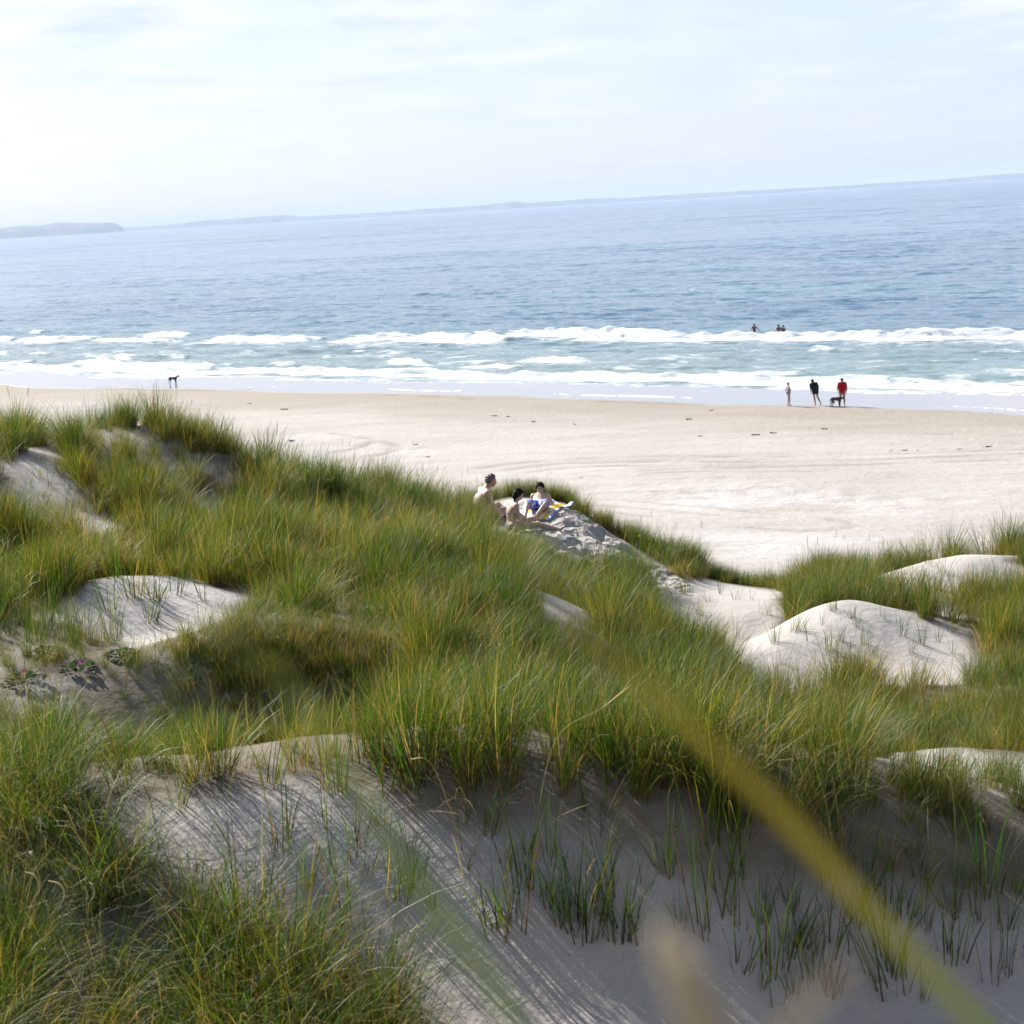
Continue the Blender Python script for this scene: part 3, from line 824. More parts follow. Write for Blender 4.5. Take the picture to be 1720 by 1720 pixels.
def brow(px):
    yy = np.arange(26.0, 31.0, 0.05); d0 = at(px, 860, 1.0) - CAM
    xx = d0[0] * yy; zz_ = sheet_z(xx, yy); ppx, ppy, _ = to_px(np.stack([xx, yy, zz_], -1))
    k_ = int(np.argmin(ppy)); return np.array([xx[k_], yy[k_]])
FP = np.array([brow(a) for a, b in fr_line])
frng = np.random.default_rng(55)
ft_ = frng.uniform(0, len(FP) - 1.001, 430); fi = ft_.astype(int)
fb = FP[fi] + (FP[fi + 1] - FP[fi]) * (ft_ - fi)[:, None]
FRX = fb[:, 0] + frng.normal(0, 0.12, 430) + 0.10; FRY = fb[:, 1] + frng.uniform(-0.12, 0.55, 430)
brng = np.random.default_rng(56)
bx_ = brng.uniform(-2.9, -0.4, 620); by_ = brng.uniform(11.0, 12.4, 620)
FRX = np.r_[FRX, bx_]; FRY = np.r_[FRY, by_]
n_main = sum(len(a) for a in GX)
GX = np.concatenate(GX + [FRX]); GY = np.concatenate(GY + [FRY]); GH = np.concatenate(GH + [np.full(len(FRX), 0.85)])
GZ = sheet_z(GX, GY)
gpx, gpy, gpd = to_px(np.stack([GX, GY, GZ], -1))
rng = np.random.default_rng(99)
def hum(x, y):
    """hummocks: where the grass stands thick and tall, and the thin gaps between"""
    return 0.75 * perlin(x / 1.35, y / 1.15, 401) + 0.35 * perlin(x / 0.6, y / 0.55, 404)
dens_bank = 0
dens = np.clip(0.84 + 1.4 * hum(GX, GY), 0.34, 1.0)
barem = np.ones(len(GX))
jx = gpx + 14 * perlin(GX / 0.5, GY / 0.5, 402) * 8 / GY; jy = gpy + 8 * perlin(GX / 0.5, GY / 0.5, 403) * 8 / GY
for poly, a, b, keepf in BARE:
    m = in_poly(jx, jy, poly) & (GY > a) & (GY < b)
    barem[m] = np.minimum(barem[m], keepf)
lg_ = (gpx < 200) & (GY > 10.3) & (GY < 12.6); dens[lg_] = np.maximum(dens[lg_], 0.7)
nl_ = (gpx < 760) & (GY < 8.4); dens[nl_] = np.maximum(dens[nl_], 0.85)
nr_ = (gpx > 1280) & (GY < 9.4); dens[nr_] = np.maximum(dens[nr_], 0.9)
barem[n_main:] = 1.0; dens[n_main:] = 1.0
bk = (gpx > 130) & (gpx < 720) & (GY > 10.9) & (GY < 12.6) & (gpx > 330 - 0 * gpx); dens[bk] = 1.0; barem[bk] = 1.0
u_, s_ = shore(GX, GY)
back = 1 - smooth(29.5, 31.5, GY + 0.35 * (GX > 3) * GX); back[n_main:] = 1
keepm = rng.uniform(0, 1, len(GX)) < dens * barem * back
gap = (np.abs(gpx - 232) < 9) & (GY > 23.5)          # notch in the crown of the left dune
keepm &= ~gap
GX, GY, GZ, GH, gpx, gpy, barem = (a[keepm] for a in (GX, GY, GZ, GH, gpx, gpy, barem))
N = len(GX)
idx = np.zeros(N, int)
pick = rng.uniform(0, 1, N)
dryn = fbm(GX / 2.6, GY / 2.6, 411, 3)
idx[:] = rng.integers(0, 6, N)
m = pick < 0.22 + 0.5 * smooth(0.05, 0.6, dryn); idx[m] = rng.integers(6, 9, m.sum())
m = (pick > 0.86); idx[m] = rng.integers(15, 18, m.sum())
m = (pick > 0.835) & (pick < 0.86) & (GY < 12); idx[m] = rng.integers(12, 15, m.sum())
m = (GY > 22) & (pick > 0.5) & (pick < 0.515); idx[m] = rng.integers(12, 15, m.sum())
m = (pick > 0.74) & (pick < 0.80); idx[m] = rng.integers(18, 20, m.sum())
m = barem < 0.6; idx[m] = rng.integers(9, 12, m.sum())
near_left = (GY < 8.3) & (gpx < 760)
m = near_left & (pick > 0.55); idx[m] = rng.integers(15, 18, m.sum())
hm_ = hum(GX, GY)
scl = rng.uniform(0.85, 1.10, N) * GH * np.clip(0.98 + 0.45 * hm_, 0.6, 1.2)
m = (hm_ < -0.22) & (pick < 0.6); idx[m] = rng.choice([6, 7, 8, 18, 19], m.sum())
# shorter in the saddle and behind the bathers, lower in the light field
scl *= np.where((gpx > 1180) & (gpx < 1330) & (GY > 24), 0.62, 1.0)
hollow = (gpx > 120) & (gpx < 640) & (GY > 8.4) & (GY < 11.6)
scl = np.where((barem < 0.85) & (barem > 0.6), scl * 0.72, scl)
rb_ = (gpx > 1180) & (GY > 7.35) & (GY < 9.3); scl = np.where(rb_ & (gpx < 1450), np.maximum(scl, 0.82), scl)
scl *= np.where((GY > 8.2) & (GY < 15.2), 0.84, 1.0)
scl = np.where(near_left, np.maximum(scl, 0.8), scl)
scl *= np.where(hollow, 0.62, 1.0)
scl *= np.where((gpx > 1450) & (GY < 9.7), 0.66, 1.0); scl *= np.where((gpx > 1170) & (GY > 9.7) & (GY < 15), 0.86, 1.0)
ledge = (gpx < 180) & (GY > 10.3) & (GY < 12.6); scl *= np.where(ledge, 0.55, 1.0)
bank = (gpx > 150) & (gpx < 700) & (GY > 10.9) & (GY < 12.9)
scl *= np.where(bank, 0.55, 1.0)
idx[bank] = rng.choice([6, 7, 8, 15, 16, 17], bank.sum())
scl *= np.where((GY > 28.2) & (gpx > 780) & (gpx < 1010), 0.72, 1.0)
scl *= np.where((gpx > 880) & (gpx < 1000) & (GY > 21) & (GY < 26.2), 0.82, 1.0)
rot = np.zeros((N, 3)); rot[:, 2] = rng.normal(0, 0.9, N); rot[:, 0] = rng.normal(0, 0.12, N); rot[:, 1] = rng.normal(0.03, 0.12, N)
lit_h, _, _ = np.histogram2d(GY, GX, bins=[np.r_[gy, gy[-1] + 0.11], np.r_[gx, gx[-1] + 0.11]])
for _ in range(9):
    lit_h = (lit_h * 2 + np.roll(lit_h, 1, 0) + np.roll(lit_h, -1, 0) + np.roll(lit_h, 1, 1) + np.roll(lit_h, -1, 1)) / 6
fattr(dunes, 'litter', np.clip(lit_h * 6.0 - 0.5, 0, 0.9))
def grass_object(mask, label):
    n = int(mask.sum())
    me = bpy.data.meshes.new('dune_grass')
    v = np.stack([GX[mask], GY[mask], GZ[mask] - 0.01], 1).astype(np.float32)
    me.vertices.add(n); me.vertices.foreach_set('co', v.ravel())
    a = me.attributes.new('idx', 'INT', 'POINT'); a.data.foreach_set('value', idx[mask].astype(np.int32))
    a = me.attributes.new('rot', 'FLOAT_VECTOR', 'POINT'); a.data.foreach_set('vector', rot[mask].astype(np.float32).ravel())
    s3 = np.repeat(scl[mask][:, None], 3, 1).astype(np.float32)
    a = me.attributes.new('scl', 'FLOAT_VECTOR', 'POINT'); a.data.foreach_set('vector', s3.ravel())
    me.update()
    o = bpy.data.objects.new('dune_grass', me); COL.objects.link(o)
    md = o.modifiers.new('scatter', 'NODES'); md.node_group = NG
    return tag(o, label, 'grass', None, 'stuff')
reg = np.select([GY < 8.4, GY < 15.0, (gpx > 1190), GY < 21.3], [0, 1, 2, 3], 4)
for r_, lab in ((0, 'dark tangled marram grass filling the bottom left corner'),
                (1, 'tall green marram grass of the middle ground behind the shaded sand slope'),
                (2, 'marram grass around the pale dune at the right edge'),
                (3, 'light yellow-green marram grass field below the long ridge'),
                (4, 'dense green marram grass on the long ridge leading to the sunbathers')):
    grass_object(reg == r_, lab)
print('tufts', N, [int((reg == q).sum()) for q in range(5)])

# ------------------------------------------------------------------ bodies: smooth-blended solids turned into one skin
class Solid:
    def __init__(s, k=0.03):
        s.p = []; s.k = k
    def cone(s, a, b, ra, rb, k=None):
        s.p.append(('c', np.asarray(a, float), np.asarray(b, float), ra, rb, s.k if k is None else k)); return s
    def ell(s, c, r, side=(1, 0, 0), fwd=(0, 1, 0), up=(0, 0, 1), k=None):
        s.p.append(('e', np.asarray(c, float), np.asarray(r, float), np.stack([side, fwd, up]).astype(float), None, s.k if k is None else k)); return s
    def copy(s):
        q = Solid(s.k); q.p = list(s.p); return q
    def box(s, m=0.06):
        lo = np.full(3, 1e9); hi = -lo
        for q in s.p:
            if q[0] == 'c':
                r = max(q[3], q[4]); lo = np.minimum(lo, np.minimum(q[1], q[2]) - r); hi = np.maximum(hi, np.maximum(q[1], q[2]) + r)
            else:
                r = q[2].max(); lo = np.minimum(lo, q[1] - r); hi = np.maximum(hi, q[1] + r)
        return lo - m, hi + m
    def field(s, h, grow=0.0, lohi=None):
        lo, hi = lohi or s.box(0.05 + grow)
        n = np.ceil((hi - lo) / h).astype(int) + 1
        ax = [lo[i] + h * np.arange(n[i]) for i in range(3)]
        D = np.full(n, 1.0, dtype=np.float32)
        for q in s.p:
            k = q[5]
            if q[0] == 'c':
                r = max(q[3], q[4]) + k + 3 * h; a0 = np.minimum(q[1], q[2]) - r; b0 = np.maximum(q[1], q[2]) + r
            else:
                r = q[2].max() + k + 3 * h; a0 = q[1] - r; b0 = q[1] + r
            i0 = np.clip(np.floor((a0 - lo) / h).astype(int), 0, n); i1 = np.clip(np.ceil((b0 - lo) / h).astype(int) + 1, 0, n)
            if (i1 <= i0).any(): continue
            sl = tuple(slice(i0[i], i1[i]) for i in range(3))
            x, y, z = np.meshgrid(*[ax[i][sl[i]] for i in range(3)], indexing='ij', sparse=True)
            if q[0] == 'c':
                a, b = q[1], q[2]; ab = b - a; L2 = ab @ ab + 1e-9
                t = np.clip(((x - a[0]) * ab[0] + (y - a[1]) * ab[1] + (z - a[2]) * ab[2]) / L2, 0, 1)
                d = np.sqrt((x - a[0] - t * ab[0]) ** 2 + (y - a[1] - t * ab[1]) ** 2 + (z - a[2] - t * ab[2]) ** 2) - (q[3] + (q[4] - q[3]) * t)
            else:
                v = [x - q[1][0], y - q[1][1], z - q[1][2]]; A = q[3]; rr = q[2]
                w = [sum(A[i][j] * v[j] for j in range(3)) for i in range(3)]
                k0 = np.sqrt(sum((w[i] / rr[i]) ** 2 for i in range(3))); k1 = np.sqrt(sum((w[i] / rr[i] ** 2) ** 2 for i in range(3))) + 1e-9
                d = k0 * (k0 - 1) / k1
            o = D[sl]
            if k > 0:
                hh = np.clip(k - np.abs(o - d), 0, None)
                D[sl] = np.minimum(o, d) - hh * hh / (4 * k)
            else:
                D[sl] = np.minimum(o, d)
        return D - grow, lo, h, ax

def nets(D, lo, h):
    """naive surface nets"""
    ins = D < 0
    n = np.array(D.shape)
    c = np.zeros(n - 1, np.int8)
    offs = [(i, j, k) for i in (0, 1) for j in (0, 1) for k in (0, 1)]
    for o in offs:
        c += ins[o[0]:n[0] - 1 + o[0], o[1]:n[1] - 1 + o[1], o[2]:n[2] - 1 + o[2]]
    act = np.argwhere((c > 0) & (c < 8))
    idm = np.full(n - 1, -1, np.int64); idm[tuple(act.T)] = np.arange(len(act))
    acc = np.zeros((len(act), 3)); cnt = np.zeros(len(act))
    for o in offs:
        for axis in range(3):
            if o[axis] == 1: continue
            p = act + np.array(o); q = p.copy(); q[:, axis] += 1
            a = D[tuple(p.T)]; b = D[tuple(q.T)]
            m = (a < 0) != (b < 0)
            t = np.where(m, a / np.where(m, a - b, 1), 0)
            pt = p.astype(float); pt[:, axis] += t
            acc[m] += pt[m]; cnt[m] += 1
    V = lo + h * acc / cnt[:, None]
    F = []
    for axis in range(3):
        a1, a2 = [(1, 2), (2, 0), (0, 1)][axis]
        sl0 = [slice(None)] * 3; sl1 = [slice(None)] * 3
        sl0[axis] = slice(0, -1); sl1[axis] = slice(1, None)
        A = ins[tuple(sl0)]; B = ins[tuple(sl1)]
        e = np.argwhere(A != B)
        ok = (e[:, a1] > 0) & (e[:, a2] > 0) & (e[:, a1] < n[a1] - 1) & (e[:, a2] < n[a2] - 1)
        e = e[ok]
        if not len(e): continue
        flip = A[tuple(e.T)]
        def cell(d1, d2):
            q = e.copy(); q[:, a1] += d1; q[:, a2] += d2
            return idm[tuple(q.T)]
        f = np.stack([cell(-1, -1), cell(0, -1), cell(0, 0), cell(-1, 0)], 1)
        f[~flip] = f[~flip][:, ::-1]
        F.append(f)
    return V, np.concatenate(F)

def solid_mesh(name, solid, h, mat, parent=None, grow=0.0, cut=None, loc=None):
    """CUT: list of (point, normal): keep where (p - point).normal < 0; or a callable on x, y, z giving a field to intersect with"""
    D, lo, h, ax = solid.field(h, grow)
    if cut:
        x, y, z = np.meshgrid(*ax, indexing='ij', sparse=True)
        for c in cut:
            g = c(x, y, z) if callable(c) else ((x - c[0][0]) * c[1][0] + (y - c[0][1]) * c[1][1] + (z - c[0][2]) * c[1][2])
            D = np.maximum(D, g)
    V, F = nets(D, lo, h)
    o = mesh_obj(name, V, F, mat, parent)
    return o

def plain(name, col, rough=0.6, spec=0.3, var=0.0, scale=30.0, sss=0.0, col2=None):
    t = NT(name)
    bs = t.add('ShaderNodeBsdfPrincipled', {'Roughness': rough, 'Specular IOR Level': spec})
    pos = t.add('ShaderNodeTexCoord').outputs['Object']
    n = t.noise(pos, scale, 4, 0.6)
    c2 = col2 if col2 is not None else tuple(c * (1 - var) for c in col)
    t.l.new(t.mix(t.rng(n, 0.35, 0.65), col, c2), bs.inputs['Base Color'])
    if sss:
        bs.inputs['Subsurface Weight'].default_value = sss
        bs.inputs['Subsurface Radius'].default_value = (0.02, 0.008, 0.004)
        bs.inputs['Subsurface Scale'].default_value = 0.5
    return t.done(bs.outputs[0])
M_SKIN_PALE = plain('skin_pale', (0.4000, 0.2680, 0.2080), 0.55, 0.35, 0.10, 9)
M_SKIN_RED = plain('skin_sunburnt', (0.3440, 0.1520, 0.1120), 0.5, 0.35, 0.12, 9)
M_SKIN = plain('skin_tanned', (0.3040, 0.1800, 0.1240), 0.55, 0.35, 0.12, 9)
M_SKIN_DARK = plain('skin_brown', (0.1760, 0.0920, 0.0600), 0.5, 0.4, 0.12, 9)
M_HAIR_GREY = plain('hair_grey', (0.1200, 0.1080, 0.1040), 0.7, 0.3, 0.5, 60)
M_HAIR_DARK = plain('hair_dark', (0.0112, 0.0080, 0.0072), 0.8, 0.15, 0.3, 60)
M_HAIR_FAIR = plain('hair_fair', (0.3360, 0.2560, 0.1600), 0.6, 0.3, 0.3, 60)
M_HAIR_BROWN = plain('hair_brown', (0.0440, 0.0280, 0.0176), 0.6, 0.4, 0.3, 60)
M_RED = plain('red_cotton', (0.3360, 0.0096, 0.0160), 0.85, 0.15, 0.2, 14)
M_NAVY = plain('navy_cotton', (0.0112, 0.0136, 0.0256), 0.85, 0.15, 0.3, 14)
M_OLIVE = plain('olive_swimwear', (0.0440, 0.0480, 0.0360), 0.8, 0.15, 0.2, 14)
M_GREYSHORTS = plain('beige_shorts', (0.2880, 0.2160, 0.1680), 0.85, 0.15, 0.2, 14)
M_BIKINI = plain('striped_bikini', (0.2800, 0.2640, 0.3360), 0.7, 0.2, 0.5, 25, col2=(0.09, 0.07, 0.14))
M_BLACK = plain('dark_swimwear', (0.0160, 0.0160, 0.0192), 0.6, 0.3, 0.3, 20)
M_EYE = plain('eye_dark', (0.0240, 0.0160, 0.0144), 0.3, 0.5)
M_LIP = plain('lip', (0.3360, 0.1040, 0.0960), 0.45, 0.4)
M_DOG = plain('dog_coat_dark', (0.0160, 0.0120, 0.0104), 0.55, 0.4, 0.5, 12)
M_DOG2 = plain('dog_coat_brown', (0.0600, 0.0336, 0.0240), 0.55, 0.4, 0.5, 12)
M_TAN = plain('dog_tan', (0.2720, 0.1360, 0.0640), 0.6, 0.3, 0.3, 20)

def un(v):
    v = np.asarray(v, float); return v / (np.linalg.norm(v) + 1e-9)

def hand(S, wr, d, palm_n, sc, side, curl=0.5):
    """palm and five fingers at wrist WR, pointing along D; palm_n: direction the palm faces; SIDE: thumb side vector sign"""
    d = un(d); pn = un(np.asarray(palm_n, float) - d * (np.asarray(palm_n, float) @ d)); lat = np.cross(d, pn) * side
    c1 = wr + d * 0.085 * sc
    S.ell(wr + d * 0.05 * sc, np.array([0.042, 0.055, 0.017]) * sc, lat, d, pn, k=0.012)
    for j, (o, L) in enumerate(((0.030, 0.068), (0.010, 0.078), (-0.010, 0.072), (-0.029, 0.056))):
        b = wr + d * 0.092 * sc + lat * o * sc
        m = b + (d * math.cos(curl * .6) + pn * math.sin(curl * .6)) * L * 0.5 * sc + lat * o * 0.12 * sc
        e = m + (d * math.cos(curl * 1.4) + pn * math.sin(curl * 1.4)) * L * 0.5 * sc
        S.cone(b, m, 0.0092 * sc, 0.0086 * sc, k=0.004); S.cone(m, e, 0.0086 * sc, 0.0074 * sc, k=0.003)
    b = wr + d * 0.03 * sc + lat * 0.030 * sc
    m = b + (d * 0.6 + lat * 0.7 + pn * 0.3) * 0.036 * sc
    S.cone(b, m, 0.0115 * sc, 0.0100 * sc, k=0.008); S.cone(m, m + (d * 0.85 + lat * 0.25 + pn * 0.3) * 0.03 * sc, 0.0100 * sc, 0.0085 * sc, k=0.003)

def head(S, c, face, up, sc):
    face = un(face); up = un(np.asarray(up) - face * (np.asarray(up) @ face)); side = np.cross(face, up)
    P = lambda f, s_, u: c + (face * f + side * s_ + up * u) * sc
    S.ell(P(-0.012, 0, 0.030), np.array([0.076, 0.094, 0.088]) * sc, side, face, up, k=0.02)
    S.ell(P(0.022, 0, -0.040), np.array([0.058, 0.066, 0.072]) * sc, side, face, up, k=0.03)
    S.ell(P(0.062, 0, -0.088), np.array([0.022, 0.020, 0.018]) * sc, side, face, up, k=0.02)       # chin
    S.cone(P(0.080, 0, 0.004), P(0.102, 0, -0.030), 0.008 * sc, 0.0125 * sc, k=0.010)               # nose
    for q in (-1, 1):
        S.ell(P(-0.004, q * 0.078, -0.010), np.array([0.010, 0.018, 0.030]) * sc, side, face, up, k=0.006)   # ears
        S.ell(P(0.066, q * 0.034, -0.028), np.array([0.022, 0.018, 0.018]) * sc, side, face, up, k=0.015)    # cheeks
    S.cone(P(0.074, -0.03, 0.020), P(0.074, 0.03, 0.020), 0.011 * sc, 0.011 * sc, k=0.012)           # brow
    return P, side, face, up

def face_parts(P, sc, parent, hname=0.004):
    E = Solid(0.0)
    for q in (-1, 1):
        e = Solid(0.0).ell(P(0.080, q * 0.030, 0.002), np.array([0.013, 0.008, 0.007]) * sc, k=0)
        solid_mesh('eye', e, 0.004 * sc, M_EYE, parent)
        b = Solid(0.0).cone(P(0.087, q * 0.016, 0.021), P(0.081, q * 0.046, 0.023), 0.005 * sc, 0.004 * sc, k=0)
        solid_mesh('eyebrow', b, 0.004 * sc, M_HAIR_DARK, parent)
    m = Solid(0.002).cone(P(0.088, -0.022, -0.062), P(0.092, 0.0, -0.062), 0.006 * sc, 0.008 * sc).cone(P(0.092, 0, -0.062), P(0.088, 0.022, -0.062), 0.008 * sc, 0.006 * sc)
    solid_mesh('mouth', m, 0.004 * sc, M_LIP, parent)

def body(J, sc=1.0, fat=1.0, fwd=(0, 1, 0), face=None, hup=None, feet=None, hands=None, k=0.035, chest=1.0, belly=0.0, female=False):
    """J: joints. Returns the solid of the whole bare figure, a solid of the trunk and the limb solids for clothes, and the head frame"""
    S = Solid(k); J = {q: np.asarray(v, float) for q, v in J.items()}
    fwd = un(fwd)
    up = un(J['nck'] - J['pel']); side = un(np.cross(fwd, up)); f2 = un(np.cross(up, side))
    T = Solid(k)
    wst = (J['pel'] + J['che']) / 2
    uc = un(J['che'] - J['pel']); sp = un(np.cross(fwd, uc)); fp = un(np.cross(uc, sp))
    T.ell(J['pel'], np.array([0.165 * fat, 0.115 * fat, 0.125]) * sc, sp, fp, uc)
    T.ell(wst, np.array([0.138 * fat, 0.100 * fat, 0.150]) * sc, sp, fp, uc)
    if belly: T.ell(wst + fp * 0.05 * sc, np.array([0.13, 0.10 + belly, 0.13]) * sc * fat, sp, fp, uc)
    ut = un(J['nck'] - J['che']); st = un(np.cross(fwd, ut)); ft = un(np.cross(ut, st))
    T.ell(J['che'], np.array([0.165 * fat, 0.112 * fat * chest, 0.175]) * sc, st, ft, ut)
    for q in 'LR':
        T.cone(J['che'] + (J['nck'] - J['che']) * 0.5, J['sh' + q], 0.078 * sc * fat, 0.060 * sc * fat)
        T.cone(J['nck'], J['sh' + q] , 0.050 * sc, 0.045 * sc)
        sgn = 1 if q == 'R' else -1
        if female: T.ell(J['che'] + st * sgn * 0.075 * sc + ft * 0.085 * sc - ut * 0.02 * sc, np.array([0.06, 0.055, 0.06]) * sc, st, ft, ut)
        T.ell(J['hi' + q] - fp * 0.05 * sc + uc * 0.01 * sc, np.array([0.09, 0.085, 0.095]) * sc * fat, sp, fp, uc)
    S.p += T.p
    hd = J['hed']
    S.cone(J['nck'] - ut * 0.02 * sc, hd - un(hd - J['nck']) * 0.02 * sc, 0.060 * sc * fat ** .5, 0.052 * sc)
    arms = {}; legs = {}
    for q in 'LR':
        sgn = 1 if q == 'R' else -1
        A = Solid(k); L = Solid(k)
        A.cone(J['sh' + q], J['el' + q], 0.054 * sc * fat, 0.041 * sc * fat)
        m = J['el' + q] + (J['wr' + q] - J['el' + q]) * 0.25
        A.cone(J['el' + q], m, 0.040 * sc * fat, 0.043 * sc * fat, k=0.02); A.cone(m, J['wr' + q], 0.042 * sc * fat, 0.026 * sc, k=0.02)
        L.cone(J['hi' + q], J['kn' + q], 0.090 * sc * fat, 0.056 * sc * fat)
        m = J['kn' + q] + (J['an' + q] - J['kn' + q]) * 0.3
        L.cone(J['kn' + q], m, 0.054 * sc * fat, 0.057 * sc * fat, k=0.02); L.cone(m, J['an' + q], 0.056 * sc * fat, 0.034 * sc, k=0.02)
        fd = un((feet or {}).get(q, fwd)); an = J['an' + q]
        down = np.array([0, 0, -1.0]) if feet is None or (q + 'd') not in feet else un(feet[q + 'd'])
        L.ell(an + down * 0.035 * sc - fd * 0.03 * sc, np.array([0.034, 0.036, 0.036]) * sc, un(np.cross(fd, down) + 1e-6), fd, -down, k=0.02)
        L.cone(an + down * 0.03 * sc, an + down * 0.052 * sc + fd * 0.11 * sc, 0.038 * sc, 0.027 * sc, k=0.02)
        lat = un(np.cross(fd, down))
        for j, o in enumerate((-0.026, -0.010, 0.004, 0.017, 0.028)):
            b = an + down * 0.056 * sc + fd * 0.115 * sc + lat * o * sc * sgn
            L.cone(b, b + fd * (0.048 - 0.005 * j) * sc, 0.0125 * sc, 0.0095 * sc, k=0.006)
        S.p += A.p + L.p
        hdv = (hands or {}).get(q) or (J['wr' + q] - J['el' + q], -fwd if False else side * -sgn)
        hand(S, J['wr' + q], hdv[0], hdv[1], sc, hdv[2] if len(hdv) > 2 else sgn, hdv[3] if len(hdv) > 3 else 0.5)
        arms[q] = A; legs[q] = L
    fr = head(S, hd, fwd if face is None else face, up if hup is None else hup, sc)
    return S, T, arms, legs, fr, J

def root_at(name, p, rz=0.0):
    o = bpy.data.objects.new(name, None); COL.objects.link(o)
    o.location = Vector([float(v) for v in p]); o.rotation_euler = (0, 0, rz); o.empty_display_size = 0.2
    return o

def hair_cap(P, sc, mat, parent, h, grow=0.010, low=-0.01, extra=None, frontcut=0.055):
    """hair as a shell over the cranium, cut at the hairline"""
    side, fc, up = [un(P(*v) - P(0, 0, 0)) for v in ((0, 1, 0), (1, 0, 0), (0, 0, 1))]
    Hs = Solid(0.015)
    Hs.ell(P(-0.014, 0, 0.034), np.array([0.079, 0.097, 0.091]) * sc, side, fc, up)
    Hs.ell(P(-0.045, 0, -0.010), np.array([0.070, 0.060, 0.075]) * sc, side, fc, up)
    c0 = P(frontcut, 0, 0.062); nrm = un(fc * 0.85 - up * 0.62)
    c1 = P(0.018, 0, low - 0.02); n1 = un(fc * 0.75 - up * 0.66)
    cut = [(c0, nrm), (c1, n1)]
    o_ = solid_mesh('hair', Hs, h, mat, parent, grow, cut)
    me = o_.data; co = np.empty(len(me.vertices) * 3, np.float32); me.vertices.foreach_get('co', co); co = co.reshape(-1, 3)
    cc = np.asarray(P(-0.01, 0, 0.02)); dv = co - cc; dn = dv / (np.linalg.norm(dv, axis=1, keepdims=True) + 1e-6)
    co = co + dn * (0.020 * sc * fbm(co[:, 0] / 0.035 + co[:, 1] / 0.05, co[:, 2] / 0.03, 3, 2))[:, None]
    me.vertices.foreach_set('co', co.astype(np.float32).ravel()); me.update()
    return o_

STAND = dict(pel=(0, 0, 0.98), che=(0, 0, 1.26), nck=(0, 0.0, 1.46), hed=(0, 0.02, 1.615), shL=(-0.19, 0, 1.42), shR=(0.19, 0, 1.42),
             elL=(-0.25, -0.02, 1.13), elR=(0.25, -0.02, 1.13), wrL=(-0.26, 0.03, 0.88), wrR=(0.26, 0.03, 0.88),
             hiL=(-0.095, 0, 0.93), hiR=(0.095, 0, 0.93), knL=(-0.11, 0.02, 0.51), knR=(0.11, 0.02, 0.51), anL=(-0.12, -0.02, 0.085), anR=(0.12, -0.02, 0.085))
def posed(scale=1.0, rot=0.0, **kw):
    """standing joints facing +y with changes, then turned about z and scaled"""
    J = dict(STAND); J.update(kw)
    c, s_ = math.cos(rot), math.sin(rot)
    return {q: np.array([v[0] * c - v[1] * s_, v[0] * s_ + v[1] * c, v[2]]) * scale for q, v in J.items()}
def turn(v, rot):
    c, s_ = math.cos(rot), math.sin(rot); return np.array([v[0] * c - v[1] * s_, v[0] * s_ + v[1] * c, v[2]])

# ---- the seated man (facing right and a little away, leaning forward on one arm)
p = hit(816, 880, 25.6, 29, 0.02)
J = dict(pel=(-0.10, 0, 0.12), che=(-0.055, 0.04, 0.43), nck=(0.05, 0.08, 0.64), hed=(0.145, 0.13, 0.775),
         shR=(0.07, -0.11, 0.58), shL=(-0.05, 0.25, 0.585), elR=(0.17, -0.16, 0.33), wrR=(0.30, -0.08, 0.10), elL=(0.08, 0.36, 0.34), wrL=(0.28, 0.36, 0.14),
         hiR=(-0.04, -0.09, 0.11), hiL=(-0.12, 0.10, 0.11), knR=(0.34, 0.00, 0.24), knL=(0.24, 0.36, 0.26), anR=(0.24, 0.34, 0.07), anL=(0.46, 0.16, 0.07))
man = root_at('person', p)
S, T, arms, legs, fr, J = body(J, 1.0, 1.12, (0.80, 0.60, 0), face=(0.93, 0.28, -0.22), hup=(0.2, 0.05, 1), feet={'R': (0.5, 0.8, 0), 'L': (0.6, -0.75, 0)},
                               hands={'R': ((0.6, 0.3, -0.5), (0, 0, -1), 1, 0.15), 'L': ((0.6, -0.2, -0.3), (0, 0, -1), 1, 0.4)}, belly=0.03)
solid_mesh('body', S, 0.011, M_SKIN_PALE, man)
face_parts(fr[0], 1.0, man)
Hd = Solid(0.02); head(Hd, J['hed'], (0.93, 0.28, -0.22), (0.2, 0.05, 1), 1.0); Hd.cone(J['nck'] + (J['hed'] - J['nck']) * 0.35, J['hed'] - (J['hed'] - J['nck']) * 0.1, 0.058, 0.054)
solid_mesh('sunburnt_head', Hd, 0.008, M_SKIN_RED, man, 0.0025)
hair_cap(fr[0], 1.0, M_HAIR_GREY, man, 0.008, 0.006, 0.0, frontcut=0.03)
tr_ = Solid(0.03); tr_.p += T.p[:1] + T.p[-2:]
for q in 'LR': tr_.cone(J['hi' + q], J['hi' + q] * 0.45 + J['kn' + q] * 0.55, 0.103, 0.088)
solid_mesh('swim_trunks', tr_, 0.011, M_OLIVE, man, 0.014, [((-0.10, 0, 0.185), (0, 0, 1))])
tag(man, 'bare-chested seated man with short grey hair leaning forward beside the ridge grass', 'person', 'sunbathers on the dune')

